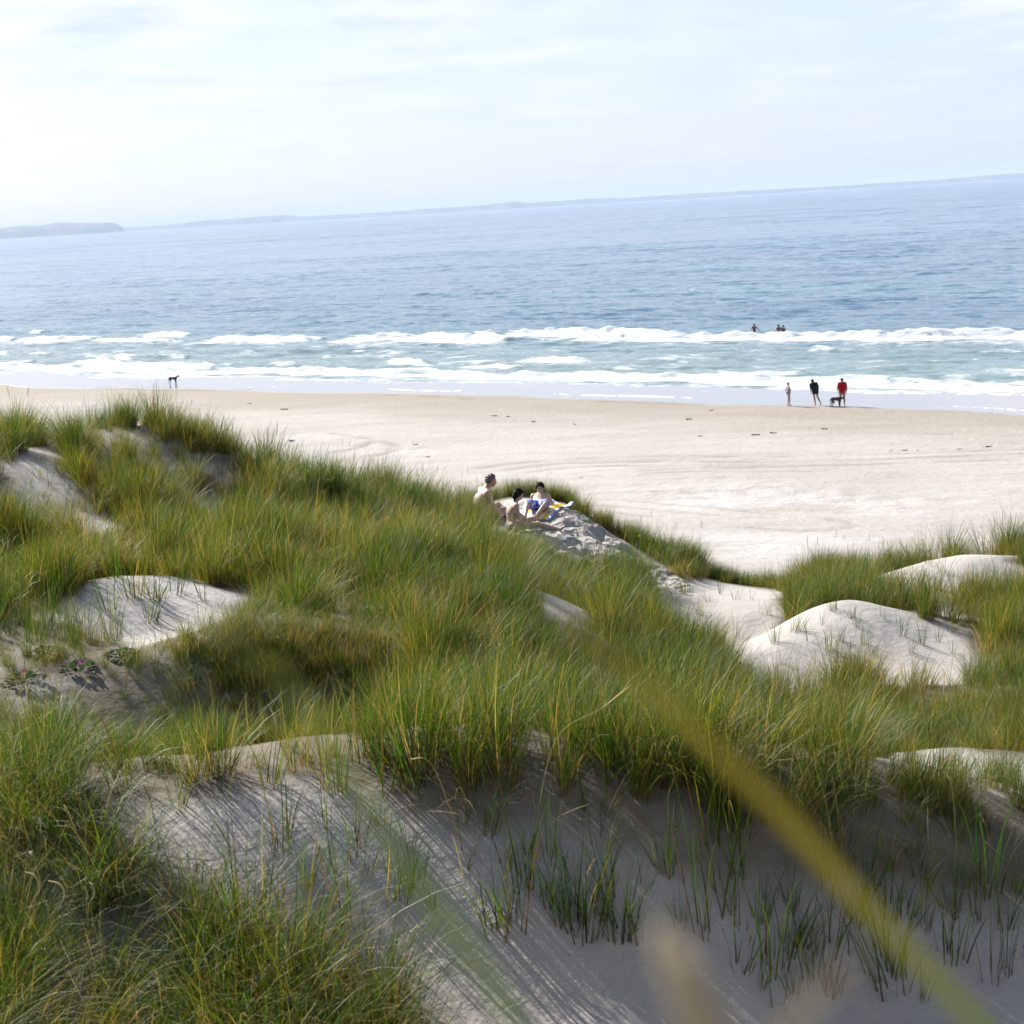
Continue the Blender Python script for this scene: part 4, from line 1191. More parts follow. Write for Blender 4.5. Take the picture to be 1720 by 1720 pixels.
# ---- dark-haired woman in a bikini, back half turned, legs stretched down the slope
p = hit(862, 893, 25.0, 28, 0.02)
J = dict(pel=(-0.02, 0, 0.11), che=(0.0, 0.04, 0.36), nck=(0.06, 0.07, 0.52), hed=(0.135, 0.10, 0.645),
         shR=(0.08, -0.08, 0.475), shL=(0.0, 0.21, 0.475), elR=(0.12, -0.14, 0.25), wrR=(0.26, -0.14, 0.08), elL=(0.10, 0.30, 0.27), wrL=(0.28, 0.26, 0.14),
         hiR=(0.02, -0.08, 0.10), hiL=(-0.02, 0.09, 0.10), knR=(0.44, -0.08, 0.13), knL=(0.40, 0.12, 0.20), anR=(0.80, -0.16, 0.03), anL=(0.40, 0.44, 0.05))
wom = root_at('person', p)
S, T, arms, legs, fr, J = body(J, 0.86, 0.92, (0.86, 0.5, 0), face=(0.88, 0.38, -0.36), hup=(0.3, 0.1, 1), feet={'R': (0.6, -0.1, 0.7), 'Rd': (0.7, -0.1, -0.6), 'L': (0.4, 0.8, 0)},
                               hands={'R': ((0.8, 0.0, -0.4), (0, 0, -1), 1, 0.2), 'L': ((0.7, -0.2, -0.3), (0, 0, -1), 1, 0.4)}, female=True, k=0.03)
solid_mesh('body', S, 0.010, M_SKIN_PALE, wom)
face_parts(fr[0], 0.86, wom)
P = fr[0]
hair_cap(P, 0.86, M_HAIR_DARK, wom, 0.008, 0.014, -0.02)
pt = Solid(0.02); pt.cone(P(-0.09, 0.0, 0.02), P(-0.11, 0.03, -0.05), 0.030, 0.028).cone(P(-0.11, 0.03, -0.05), P(-0.06, 0.07, -0.19), 0.028, 0.012)
solid_mesh('ponytail', pt, 0.008, M_HAIR_DARK, wom)
bt = Solid(0.03); bt.p += T.p[:1] + [T.p[i] for i in range(len(T.p)) if T.p[i][0] == 'e'][-1:]
solid_mesh('bikini_bottom', bt, 0.010, M_BIKINI, wom, 0.006, [((0, 0, 0.165), (0, 0, 1))])
tp = Solid(0.03); tp.p += T.p[:8]
solid_mesh('bikini_strap', tp, 0.008, M_BIKINI, wom, 0.006, [(np.array([0, 0.04, 0.335]), (0.22, 0.12, 0.95)), (np.array([0, 0.04, 0.312]), (-0.22, -0.12, -0.95))])
tag(wom, 'dark-haired woman in a bikini sitting between the grey-haired man and the towel', 'person', 'sunbathers on the dune')

# ---- boy reclining on the towel, towards the camera, propped on one elbow
pb = hit(905, 860, 25.8, 29, 0.02)
sl_ = float(sheet_z(np.array([pb[0]]), np.array([pb[1] + 0.5]))[0] - pb[2]) / 0.5
J = dict(pel=(0.0, 0, 0.12), che=(0.03, 0.24, 0.16), nck=(0.05, 0.38, 0.23), hed=(0.055, 0.385, 0.345),
         shL=(0.185, 0.36, 0.20), shR=(-0.08, 0.34, 0.21), elL=(0.28, 0.36, 0.03), wrL=(0.16, 0.22, 0.06), elR=(-0.16, 0.38, 0.05), wrR=(-0.16, 0.24, 0.05),
         hiL=(0.08, -0.01, 0.11), hiR=(-0.08, -0.01, 0.11), knL=(0.13, -0.30, 0.20), knR=(-0.20, -0.28, 0.21), anL=(-0.04, -0.52, 0.06), anR=(-0.26, -0.56, 0.06))
for q in list(J):
    v = J[q]; J[q] = (v[0], v[1], v[2] + sl_ * v[1] * 0.85)
boy = root_at('person', pb + np.array([0, 0, 0.02]))
S, T, arms, legs, fr, J = body(J, 0.80, 0.95, (0.0, -0.75, 0.55), face=(-0.10, -0.93, -0.20), hup=(0.0, 0.0, 1), feet={'R': (-0.2, -0.7, 0.4), 'L': (-0.5, -0.6, 0.2)},
                               hands={'R': ((0.0, -0.8, -0.1), (0, 0, -1), -1, 0.2), 'L': ((-0.6, -0.6, -0.1), (0, 0, -1), -1, 0.2)}, k=0.03)
solid_mesh('body', S, 0.010, M_SKIN_PALE, boy)
face_parts(fr[0], 0.86, boy)
hair_cap(fr[0], 0.80, M_HAIR_DARK, boy, 0.008, 0.018, 0.0, frontcut=0.065)
def shorts_mat():
    t = NT('blue_patterned_shorts')
    pos = t.add('ShaderNodeTexCoord').outputs['Object']
    n = t.noise(pos, 16.0, 3, 0.5, 0.6)
    c = t.mix(t.rng(n, 0.50, 0.58), (0.075, 0.115, 0.33), (0.50, 0.55, 0.72))
    return t.done(t.add('ShaderNodeBsdfPrincipled', {'Base Color': c, 'Roughness': 0.8, 'Specular IOR Level': 0.2}).outputs[0])
tr_ = Solid(0.03); tr_.p += T.p[:1] + T.p[-2:]
for q in 'LR': tr_.cone(J['hi' + q], J['hi' + q] * 0.28 + J['kn' + q] * 0.72, 0.088, 0.086)
wq = J['pel'] + (J['che'] - J['pel']) * 0.33
solid_mesh('swim_shorts', tr_, 0.010, shorts_mat(), boy, 0.012, [(wq, un(J['che'] - J['pel']))])
tag(boy, 'boy in blue patterned swim shorts reclining on the striped towel', 'person', 'sunbathers on the dune')

# ---- towel
def towel_material():
    t = NT('striped_towel')
    uv = t.add('ShaderNodeAttribute', attribute_name='across').outputs['Fac']
    rp = t.add('ShaderNodeValToRGB', {'Fac': uv})
    e = rp.color_ramp; e.interpolation = 'CONSTANT'
    seq = [(0.0, (0.30, 0.38, 0.68)), (0.05, (0.66, 0.66, 0.65)), (0.15, (0.70, 0.43, 0.03)), (0.30, (0.66, 0.66, 0.65)), (0.42, (0.30, 0.38, 0.68)), (0.45, (0.66, 0.66, 0.65)),
           (0.55, (0.70, 0.43, 0.03)), (0.70, (0.66, 0.66, 0.65)), (0.78, (0.70, 0.43, 0.03)), (0.88, (0.66, 0.66, 0.65)), (0.95, (0.30, 0.38, 0.68))]
    e.elements[0].position = 0; e.elements[0].color = (*seq[0][1], 1)
    e.elements[1].position = seq[1][0]; e.elements[1].color = (*seq[1][1], 1)
    for p_, c_ in seq[2:]:
        q = e.elements.new(p_); q.color = (*c_, 1)
    return t.done(t.add('ShaderNodeBsdfPrincipled', {'Base Color': rp.outputs[0], 'Roughness': 0.95, 'Specular IOR Level': 0.1}).outputs[0])
A_, B_ = np.meshgrid(np.linspace(-0.5, 0.5, 34), np.linspace(-0.5, 0.5, 56))
ta = R(-24)
tx = A_ * 0.74; ty = B_ * 1.30 + 0.16
wx = pb[0] + 0.04 + tx * math.cos(ta) - ty * math.sin(ta); wy = pb[1] + tx * math.sin(ta) + ty * math.cos(ta)
wz = sheet_z(wx, wy) + 0.022 + 0.028 * np.abs(perlin(wx / 0.21, wy / 0.3, 501)) + 0.10 * smooth(0.22, 0.5, A_) * smooth(-0.15, 0.35, B_) + 0.05 * smooth(0.36, 0.5, B_) * (1 + perlin(wx / 0.2, wy / 0.2, 502))
nA, nB = 34, 56
Vt = np.stack([wx, wy, wz], -1).reshape(-1, 3) - pb
Vb = Vt - np.array([0, 0, 0.008])
Ft = grid_faces(nA, nB); n0 = nA * nB
rim = list(range(nA)) + [nA * (j + 1) - 1 for j in range(1, nB)] + [n0 - 1 - i for i in range(1, nA)] + [nA * j for j in range(nB - 2, 0, -1)]
Fr = [(rim[i], rim[i] + n0, rim[(i + 1) % len(rim)] + n0, rim[(i + 1) % len(rim)]) for i in range(len(rim))]
towel = mesh_obj('beach_towel', np.concatenate([Vt, Vb]), np.concatenate([Ft, Ft[:, ::-1] + n0, np.array(Fr)]), towel_material())
towel.location = Vector(pb)
fattr(towel, 'across', np.r_[(A_ + 0.5).ravel(), (A_ + 0.5).ravel()])
tag(towel, 'yellow, white and blue striped beach towel spread under the boy', 'towel')

# ---- the group at the water's edge
pg_ = hit(1325, 682, 80, 110, 0.03)
g = root_at('person', pg_)
rz = R(-78)
Jg = posed(0.86, rz, hed=(0, -0.01, 1.63), che=(0, -0.02, 1.25), nck=(0, -0.03, 1.46), elL=(-0.22, -0.14, 1.20), elR=(0.22, -0.14, 1.20), wrL=(-0.10, -0.13, 1.02), wrR=(0.12, -0.13, 1.05), pel=(0, 0.02, 0.98), knL=(-0.10, 0.03, 0.51), anL=(-0.10, -0.04, 0.085), anR=(0.10, 0.05, 0.085))
S, T, arms, legs, fr, Jg = body(Jg, 0.86, 0.90, turn((0, 1, 0), rz), belly=0.05, k=0.03, female=True)
solid_mesh('body', S, 0.014, M_SKIN, g)
hair_cap(fr[0], 0.86, M_HAIR_FAIR, g, 0.011, 0.014, -0.03)
bt = Solid(0.03); bt.p += T.p[:1] + T.p[-1:]
solid_mesh('bikini_bottom', bt, 0.012, M_BIKINI, g, 0.012, [((0, 0, 0.90), (0, 0, 1)), ((0, 0, 0.76), (0, 0, -1))])
tp = Solid(0.03); tp.p += T.p
solid_mesh('bikini_top', tp, 0.012, M_BIKINI, g, 0.008, [((0, 0, 1.13), (0, 0, 1)), ((0, 0, 1.02), (0, 0, -1))])
tag(g, 'fair-haired girl in a striped bikini standing sideways at the water edge', 'person', 'people at the water edge')

pw = hit(1370, 681, 80, 110, 0.03)
w = root_at('person', pw)
rz = R(12)
Jw = posed(0.97, rz, pel=(-0.02, 0.0, 0.98), che=(-0.07, 0.03, 1.25), nck=(-0.11, 0.04, 1.44), hed=(-0.17, 0.09, 1.57), shL=(-0.29, 0.04, 1.38), shR=(0.08, 0.04, 1.42), elL=(-0.31, 0.0, 1.10), elR=(0.20, -0.02, 1.15), wrL=(-0.27, 0.10, 0.88), wrR=(0.20, 0.02, 0.90),
           hiL=(-0.11, 0, 0.93), hiR=(0.08, 0, 0.93), knL=(-0.06, 0.06, 0.51), anL=(-0.02, -0.02, 0.085), knR=(0.14, 0.0, 0.52), anR=(0.27, -0.20, 0.16))
S, T, arms, legs, fr, Jw = body(Jw, 0.97, 1.06, turn((0, 1, 0), rz), face=(-0.6, 0.75, -0.3), feet={'L': turn((-0.3, 1, 0), rz), 'R': turn((-0.1, 0.7, -0.7), rz)}, female=True)
solid_mesh('body', S, 0.014, M_SKIN, w)
hair_cap(fr[0], 0.97, M_HAIR_BROWN, w, 0.011, 0.016, -0.05)
bun = Solid(0.02).ell(fr[0](-0.10, 0, 0.0), np.array([0.045, 0.045, 0.045])); solid_mesh('hair_bun', bun, 0.012, M_HAIR_BROWN, w)
sh = Solid(0.04); sh.p += T.p
sh.ell((Jw['pel'] + Jw['che']) / 2, np.array([0.185, 0.145, 0.30]))
for q in 'LR': sh.cone(Jw['sh' + q], Jw['sh' + q] * 0.35 + Jw['el' + q] * 0.65, 0.058, 0.058)
solid_mesh('shirt', sh, 0.014, M_NAVY, w, 0.022, [((0, 0, 0.84), (0, 0, -1)), ((0, 0, 1.50), (0, 0, 1))])
st_ = Solid(0.04); st_.p += T.p[:1] + T.p[-2:]
for q in 'LR': st_.cone(Jw['hi' + q], Jw['hi' + q] * 0.55 + Jw['kn' + q] * 0.45, 0.10, 0.092)
solid_mesh('shorts', st_, 0.014, M_NAVY, w, 0.014, [((0, 0, 0.95), (0, 0, 1)), ((0, 0, 0.72), (0, 0, -1))])
tag(w, 'person in dark shirt and shorts stepping with head bent, middle of the shoreline group', 'person', 'people at the water edge')

pm = hit(1415, 682, 80, 110, 0.03)
m_ = root_at('person', pm)
rz = R(-4)
Jm = posed(1.0, rz, shL=(-0.185, 0, 1.395), shR=(0.185, 0, 1.395), elL=(-0.27, -0.02, 1.14), wrL=(-0.27, 0.06, 0.90), elR=(0.27, -0.03, 1.14), wrR=(0.27, 0.02, 0.88), anL=(-0.16, 0, 0.085), anR=(0.13, -0.04, 0.085), hed=(-0.01, 0.05, 1.61))
S, T, arms, legs, fr, Jm = body(Jm, 1.0, 1.12, turn((0, 1, 0), rz), feet={'L': turn((-0.35, 1, 0), rz), 'R': turn((0.35, 1, 0), rz)}, face=(-0.1, 0.9, -0.25))
solid_mesh('body', S, 0.014, M_SKIN, m_)
hair_cap(fr[0], 1.0, M_HAIR_BROWN, m_, 0.011, 0.009, -0.02)
sh = Solid(0.04); sh.p += T.p
sh.ell((Jm['pel'] + Jm['che']) / 2, np.array([0.205, 0.155, 0.34]))
for q in 'LR': sh.cone(Jm['sh' + q], Jm['sh' + q] * 0.35 + Jm['el' + q] * 0.65, 0.060, 0.058)
solid_mesh('shirt', sh, 0.014, M_RED, m_, 0.024, [((0, 0, 0.84), (0, 0, -1)), ((0, 0, 1.52), (0, 0, 1))])
st_ = Solid(0.04); st_.p += T.p[:1] + T.p[-2:]
for q in 'LR': st_.cone(Jm['hi' + q], Jm['hi' + q] * 0.5 + Jm['kn' + q] * 0.5, 0.108, 0.094)
solid_mesh('shorts', st_, 0.014, M_GREYSHORTS, m_, 0.012, [((0, 0, 0.95), (0, 0, 1)), ((0, 0, 0.70), (0, 0, -1))])
tag(m_, 'man in a long red shirt seen from behind at the water edge', 'person', 'people at the water edge')

# ---- dogs
def dog(p, rz, mat, sc, label, head_up, muzzle):
    r = root_at('dog', p, rz)
    D_ = Solid(0.035)                      # faces +x
    V_ = lambda x, y, z: np.array([x, y, z]) * sc
    D_.ell(V_(0.20, 0, 0.50), np.array([0.17, 0.115, 0.155]) * sc, (1, 0, 0), (0, 1, 0), (0, 0, 1))
    D_.ell(V_(0.0, 0, 0.53), np.array([0.22, 0.095, 0.115]) * sc)
    D_.ell(V_(-0.22, 0, 0.53), np.array([0.15, 0.10, 0.125]) * sc)
    hz_ = head_up
    D_.cone(V_(0.28, 0, 0.57), V_(0.42, 0, 0.60 + hz_), 0.092 * sc, 0.070 * sc)
    D_.ell(V_(0.47, 0, 0.63 + hz_), np.array([0.085, 0.068, 0.068]) * sc)
    D_.cone(V_(0.52, 0, 0.615 + hz_), V_(0.645, 0, 0.585 + hz_), 0.044 * sc, 0.030 * sc)
    for q in (-1, 1):
        D_.cone(V_(0.23, q * 0.075, 0.44), V_(0.24, q * 0.080, 0.25), 0.058 * sc, 0.034 * sc)
        D_.cone(V_(0.24, q * 0.080, 0.25), V_(0.25, q * 0.080, 0.045), 0.031 * sc, 0.024 * sc, k=0.015)
        D_.cone(V_(0.25, q * 0.080, 0.03), V_(0.285, q * 0.080, 0.025), 0.028 * sc, 0.024 * sc, k=0.015)
        kx = -0.03 * q
        D_.cone(V_(-0.24, q * 0.075, 0.47), V_(-0.19 + kx, q * 0.085, 0.31), 0.085 * sc, 0.050 * sc)
        D_.cone(V_(-0.19 + kx, q * 0.085, 0.31), V_(-0.31 + kx, q * 0.085, 0.175), 0.045 * sc, 0.028 * sc, k=0.015)
        D_.cone(V_(-0.31 + kx, q * 0.085, 0.175), V_(-0.28 + kx, q * 0.085, 0.035), 0.026 * sc, 0.023 * sc, k=0.015)
        D_.cone(V_(-0.28 + kx, q * 0.085, 0.03), V_(-0.245 + kx, q * 0.085, 0.025), 0.028 * sc, 0.024 * sc, k=0.015)
    D_.cone(V_(-0.34, 0, 0.57), V_(-0.40, 0, 0.42), 0.032 * sc, 0.024 * sc); D_.cone(V_(-0.40, 0, 0.42), V_(-0.40, 0, 0.26), 0.024 * sc, 0.014 * sc)
    solid_mesh('body', D_, 0.012, mat, r)
    for q in (-1, 1):
        E_ = Solid(0.0).ell(V_(0.425, q * 0.072, 0.625 + hz_), np.array([0.035, 0.014, 0.055]) * sc)
        solid_mesh('ear', E_, 0.009, mat, r)
    if muzzle:
        Mz = Solid(0.01).cone(V_(0.55, 0, 0.600 + hz_), V_(0.645, 0, 0.583 + hz_), 0.040 * sc, 0.031 * sc)
        solid_mesh('muzzle', Mz, 0.010, M_TAN, r, 0.003)
    return tag(r, label, 'dog', 'dogs on the beach')
pd_ = hit(291, 645.5, 110, 140, 0.03)
dog(pd_, R(-10), M_DOG, 1.02, 'dark dog with a tan muzzle standing alone at the left by the waves', 0.05, True)
pd_ = hit(1402, 682, 80, 110, 0.03)
dog(pd_ + np.array([0, -0.35, 0]), R(8), M_DOG2, 0.92, 'dark brown dog beside the man in the red shirt', -0.07, False)

# ---- bathers standing waist deep
def bather(px, py, sc, rz, label, hair, arms_kw, lean=0.0):
    P0 = at(px, py, 1.0) - CAM; P0 = CAM + P0 * ((CAM_Z - 0.1) / -P0[2])
    depth = 0.98 * sc
    r = root_at('person', np.array([P0[0], P0[1], 0.36 - depth]))
    Jb = posed(sc, rz, **arms_kw)
    S, T, arms, legs, fr, Jb = body(Jb, sc, 1.0, turn((0, 1, 0), rz))
    solid_mesh('body', S, 0.018, M_SKIN_DARK, r)
    hair_cap(fr[0], sc, hair, r, 0.013, 0.012, -0.03)
    st_ = Solid(0.04); st_.p += T.p[:1] + T.p[-2:]
    for q in 'LR': st_.cone(Jb['hi' + q], Jb['hi' + q] * 0.5 + Jb['kn' + q] * 0.5, 0.10 * sc, 0.09 * sc)
    solid_mesh('swimwear', st_, 0.018, M_BLACK, r, 0.012, [((0, 0, 0.97 * sc), (0, 0, 1))])
    return tag(r, label, 'person', 'bathers in the waves')
bather(1267, 562, 1.03, R(170), 'bather standing waist deep with arms held out, apart from the other two', M_HAIR_DARK,
       dict(elL=(-0.36, 0.02, 1.22), elR=(0.36, 0.02, 1.22), wrL=(-0.46, 0.16, 1.12), wrR=(0.40, 0.2, 1.08)))
bather(1308, 563.5, 1.0, R(20), 'taller bather of the close pair standing waist deep in the waves', M_HAIR_DARK,
       dict(elL=(-0.33, 0.02, 1.18), elR=(0.33, 0.02, 1.18), wrL=(-0.22, 0.18, 1.02), wrR=(0.22, 0.2, 1.02)))
bather(1315.5, 563, 0.93, R(-40), 'smaller bather on the right of the close pair in the waves', M_HAIR_BROWN,
       dict(che=(0.03, 0.04, 1.25), nck=(-0.01, 0.07, 1.44), hed=(-0.02, 0.1, 1.58), elL=(-0.30, 0.1, 1.2), wrL=(-0.2, 0.25, 1.05)))

# ------------------------------------------------------------------ single tufts on the open sand
solo = [make_tuft('grass_tuft', n_, L_, 0.045, 0.20, (0.1, 0.8), 0.0056, (4, 4, 1.5, 0.8, 0.5), 900 + i, wind=(0.12, 0.0), dry_base=0.75)
        for i, (n_, L_) in enumerate(((16, (0.22, 0.42)), (11, (0.20, 0.38)), (22, (0.25, 0.48)), (8, (0.22, 0.45)), (14, (0.28, 0.52)), (6, (0.18, 0.34))))]
solo += [make_tuft('grass_tuft', 34, (0.30, 0.58), 0.07, 0.25, (0.2, 1.0), 0.0054, (3, 4, 2, 1.5, 1), 920, wind=(0.2, 0.0), dry_base=0.8), make_tuft('grass_tuft', 9, (0.30, 0.62), 0.03, 0.16, (0.1, 0.6), 0.0052, (4, 4, 1, 0.5, 0.5), 921, wind=(0.15, 0.0), dry_base=0.8)]
ORD = ['leftmost', 'second from left', 'third from left', 'fourth from left', 'fifth from left', 'sixth from left', 'seventh from left', 'eighth from left', 'ninth from left', 'tenth from left', 'eleventh from left', 'twelfth from left', 'thirteenth from left', 'fourteenth from left', 'fifteenth from left', 'sixteenth from left', 'seventeenth from left', 'eighteenth from left', 'nineteenth from left', 'twentieth from left', 'twenty-first from left', 'twenty-second from left', 'twenty-third from left', 'twenty-fourth from left', 'twenty-fifth from left', 'twenty-sixth from left', 'twenty-seventh from left', 'twenty-eighth from left', 'twenty-ninth from left']
def ordinal(i, n):
    return 'rightmost' if i == n - 1 and n > 1 else ORD[i]
tr5 = random.Random(5)
def tuft_row(spots, label, group, size=1.0, ymin=5.6, ymax=30):
    """label has one gap for the place in the row"""
    spots = sorted(spots)
    for i, (px, py) in enumerate(spots):
        v = tr5.randrange(len(solo)); p = hit(px, py, ymin, ymax, 0.03)
        o = solo[v].copy(); o.name = 'grass_tuft'; COL.objects.link(o)
        o.location = Vector((p[0], p[1], float(sheet_z(np.array([p[0]]), np.array([p[1]]))[0])))
        o.rotation_euler = (tr5.uniform(-.15, .15), tr5.uniform(-.12, .25), tr5.uniform(-1.5, 1.5)); s_ = size * tr5.choice([0.7, 0.85, 1.0, 1.2, 1.45]); o.scale = (s_, s_, s_ * tr5.uniform(0.9, 1.15))
        tag(o, label % ordinal(i, len(spots)), 'grass tuft', group)
FACE = [(654,1512),(698,1495),(675,1523),(724,1544),(876,1512),(837,1577),(865,1582),(944,1561),(1043,1579),(1062,1579),(987,1579),(1017,1547),(895,1530),(769,1390),(825,1410),(1017,1509),(923,1526),(972,1544),(888,1445),(926,1455),
        (1181,1575),(1254,1593),(1329,1610),(1301,1649),(1308,1701),(1333,1687),(1371,1663),(1493,1659),(1507,1645),(1556,1572),(1582,1603),(1605,1628),(1661,1656),(1434,1631),(1528,1561),(1144,1565),(1692,1649),(1399,1614),(1497,1544),(1713,1614),(1280,1676),(1364,1624),(1347,1603),(1281,1554),
        (560,1475),(600,1440),(545,1395),(620,1480),(1085,1500),(1120,1470),(1160,1500),(1210,1530),(1240,1480),(1330,1540),(1390,1530),(1440,1560),(1460,1510),(1600,1540),(1640,1560),(1690,1570),(480,1440),(520,1500),(580,1560),(960,1480),(1010,1440),(850,1470),(780,1460),(1230,1560),(1345,1575),(1000,1385),(1190,1420),(1240,1415),(1130,1400),(690,1440),(640,1400),(1385,1480),(1550,1500),(1660,1510),(1480,1600),(1250,1640),(1400,1680),(1550,1690)]
for lo, hi_, nm in ((0, 1500, 'upper'), (1500, 1572, 'middle'), (1572, 1610, 'lower'), (1610, 1800, 'lowest')):
    tuft_row([q for q in FACE if lo <= q[1] < hi_], '%s in the ' + nm + ' row of green tufts on the foreground slope', 'tufts on the foreground slope', 1.05, ymax=9.0)
CRESTT = [(375,1352),(457,1328),(569,1340),(300,1362),(650,1330),(700,1338)]
tuft_row(CRESTT, '%s of the grass tufts on the sunlit crest above the foreground slope', 'tufts on the sunlit crest', 1.2, ymax=9.5)
RIGHT = [(1414,1081),(1399,1027),(1439,1056),(1515,1071),(1345,1063),(1316,1118),(1381,1053),(1482,1042),(1507,1009),(1360,1085),(1334,1065),(1302,1083),(1453,1089),(1432,1042),(1547,1085),(1575,1080),(1395,1100),(1470,1105),(1530,1100),(1600,1100)]
tuft_row([q for q in RIGHT if q[1] < 1075], '%s in the upper row of thin tufts on the bright right dune', 'tufts on the right dune', 0.95, ymin=15)
tuft_row([q for q in RIGHT if q[1] >= 1075], '%s in the lower row of thin tufts on the bright right dune', 'tufts on the right dune', 0.95, ymin=15)
HOL = [(1277,1035),(1291,1035),(1235,1071),(1176,1035),(1210,1000),(1150,1000),(1262,1010)]
tuft_row(HOL, '%s of the small tufts in the white hollow beside the right dune', 'tufts in the white hollow', 0.95, ymin=18)
LEFT = [(269,1012),(255,1008),(227,1005),(194,975),(150,1000),(129,1008),(253,1050),(300,1000),(340,1010),(180,1030),(222,745),(195,800),(209,800),(160,790),(240,770),(119,856),(80,820),(60,850),(30,870)]
tuft_row([q for q in LEFT if q[1] > 900], '%s of the loose tufts on the middle left sand slope', 'tufts on the left sand patches', 1.1, ymin=11)
tuft_row([q for q in LEFT if q[1] <= 900], '%s of the loose tufts on the sandy dune top at the left', 'tufts on the left sand patches', 1.1, ymin=11)
PEO = [(1010,905),(1040,925),(1075,950),(985,880),(1100,960),(1060,930)]
tuft_row(PEO, '%s of the short tufts beside the trampled sand slope', 'tufts by the trampled slope', 0.8, ymin=23.5)

# ------------------------------------------------------------------ dry flowering stalks
def tube(path, radii, k=5):
    path = np.asarray(path, float); V = []; F = []
    n = len(path)
    T_ = np.gradient(path, axis=0); T_ /= np.linalg.norm(T_, axis=1, keepdims=True) + 1e-9
    a = np.cross(T_, [0.13, 0.97, 0.21]); a /= np.linalg.norm(a, axis=1, keepdims=True) + 1e-9
    b = np.cross(T_, a)
    for j in range(k):
        th = 2 * math.pi * j / k
        V.append(path + (a * math.cos(th) + b * math.sin(th)) * np.asarray(radii)[:, None])
    V = np.stack(V, 1).reshape(-1, 3)
    for i in range(n - 1):
        for j in range(k):
            F.append((i * k + j, i * k + (j + 1) % k, (i + 1) * k + (j + 1) % k, (i + 1) * k + j))
    return V, np.array(F)
def catmull(P, n):
    P = np.asarray(P, float); t = np.linspace(0, len(P) - 1, n); i = np.clip(t.astype(int), 0, len(P) - 2); f = (t - i)[:, None]
    p0 = P[np.clip(i - 1, 0, len(P) - 1)]; p1 = P[i]; p2 = P[i + 1]; p3 = P[np.clip(i + 2, 0, len(P) - 1)]
    return 0.5 * (2 * p1 + (p2 - p0) * f + (2 * p0 - 5 * p1 + 4 * p2 - p3) * f ** 2 + (3 * p1 - p0 - 3 * p2 + p3) * f ** 3)
def stalk(pts, Y, label, group, col, head=0.35, r=0.0016, rh=0.0042):
    """a dry stem from the ground through photograph points (low to high) at distance Y, its last part a seed head"""
    W = [at(px, py, Y + 0.02 * i) for i, (px, py) in enumerate(pts)]
    d = un(W[0] - W[1])
    g0 = W[0].copy()
    for _ in range(60):
        gz = float(sheet_z(np.array([g0[0]]), np.array([g0[1]]))[0])
        if g0[2] <= gz: break
        g0 = g0 + np.array([d[0] * 0.3, 0.0, -1.0]) * 0.02
    path = catmull([g0 - np.array([0, 0, 0.03])] + W, 26)
    t = np.linspace(0, 1, 26)
    rad = r * (1 - 0.4 * t)
    rad = np.where(t > 1 - head, rh * np.clip(np.sin(np.pi * (0.10 + 0.86 * (t - 1 + head) / head)), 0.1, 1) ** 0.6, rad)
    root = root_at('grass_stalk', g0)
    ks = int(26 * (1 - head))
    for nm, sl in (('stem', slice(0, ks + 1)), ('seed_head', slice(ks, 26))):
        V, F = tube(path[sl] - g0, rad[sl])
        o = mesh_obj(nm, V, F, M_BLADE, root)
        cattr(o, 'Col', np.tile(np.array(col) * (0.8 if nm == 'stem' else 1.0), (len(V), 1)))
    return tag(root, label, 'grass stalk', group)
z4 = lambda x, y: (x * 0.349, 1160 + y * 0.349)
PALE = (0.42, 0.36, 0.22); TANC = (0.26, 0.18, 0.08)
drop = [[(165,1045),(190,960),(170,895),(120,872)], [(280,1100),(308,990),(290,935),(230,915)], [(418,1062),(420,990),(405,945)], [(424,1062),(452,990),(446,940),(432,925)],
        [(270,1480),(312,1310),(336,1210),(320,1150)], [(725,1390),(700,1340),(640,1315),(545,1295)], [(700,1490),(670,1400),(620,1360),(560,1352)], [(1215,1395),(1180,1335),(1135,1310)],
        [(1040,1580),(1060,1490),(1085,1440)], [(1330,1228),(1250,1225),(1190,1245)], [(1370,1530),(1310,1470),(1260,1455)], [(140,1450),(170,1410),(200,1370)], [(170,830),(155,795),(140,775)]]
drop.sort(key=lambda q: q[-1][0])
for i, q in enumerate(drop):
    pts = [z4(*v) for v in q]
    stalk(pts, 6.75, ordinal(i, len(drop)) + ' of the pale drooping seed stalks at the bottom left', 'drooping stalks bottom left', PALE, head=0.55, r=0.0026, rh=0.0058)
upr = [[(1672,1400),(1640,1200)], [(705,410),(672,285)], [(625,350),(612,235)], [(550,300),(470,95)], [(372,210),(358,60)], [(730,555),(690,450)], [(1095,735),(1025,615)], [(1392,700),(1375,550)], [(1695,880),(1680,775)], [(50,520),(40,400)]]
upr.sort(key=lambda q: q[-1][0])
for i, q in enumerate(upr):
    stalk([z4(*v) for v in q], 7.6, ordinal(i, len(upr)) + ' of the upright straw-coloured seed spikes at the left', 'upright seed spikes at the left', TANC, head=0.5)
lean = [[(930,1250),(1010,1190),(1060,1150)], [(905,1420),(935,1375),(990,1350)], [(730,1292),(690,1275)], [(1235,1430),(1245,1360)], [(1150,1470),(1140,1405),(1150,1385)], [(1560,1480),(1558,1355)], [(1470,1480),(1440,1415)], [(1690,1445),(1650,1410)], [(1660,1400),(1645,1365)], [(1600,1330),(1590,1300),(1620,1340)][:2], [(800,1410),(775,1370),(720,1362)], [(960,1600),(930,1590),(900,1605)]]
lean.sort(key=lambda q: q[-1][0])
for i, q in enumerate(lean):
    stalk(q, 7.55, ordinal(i, len(lean)) + ' of the bent dry stalks above the foreground slope', 'bent dry stalks above the slope', PALE, head=0.3, r=0.0018, rh=0.0032)

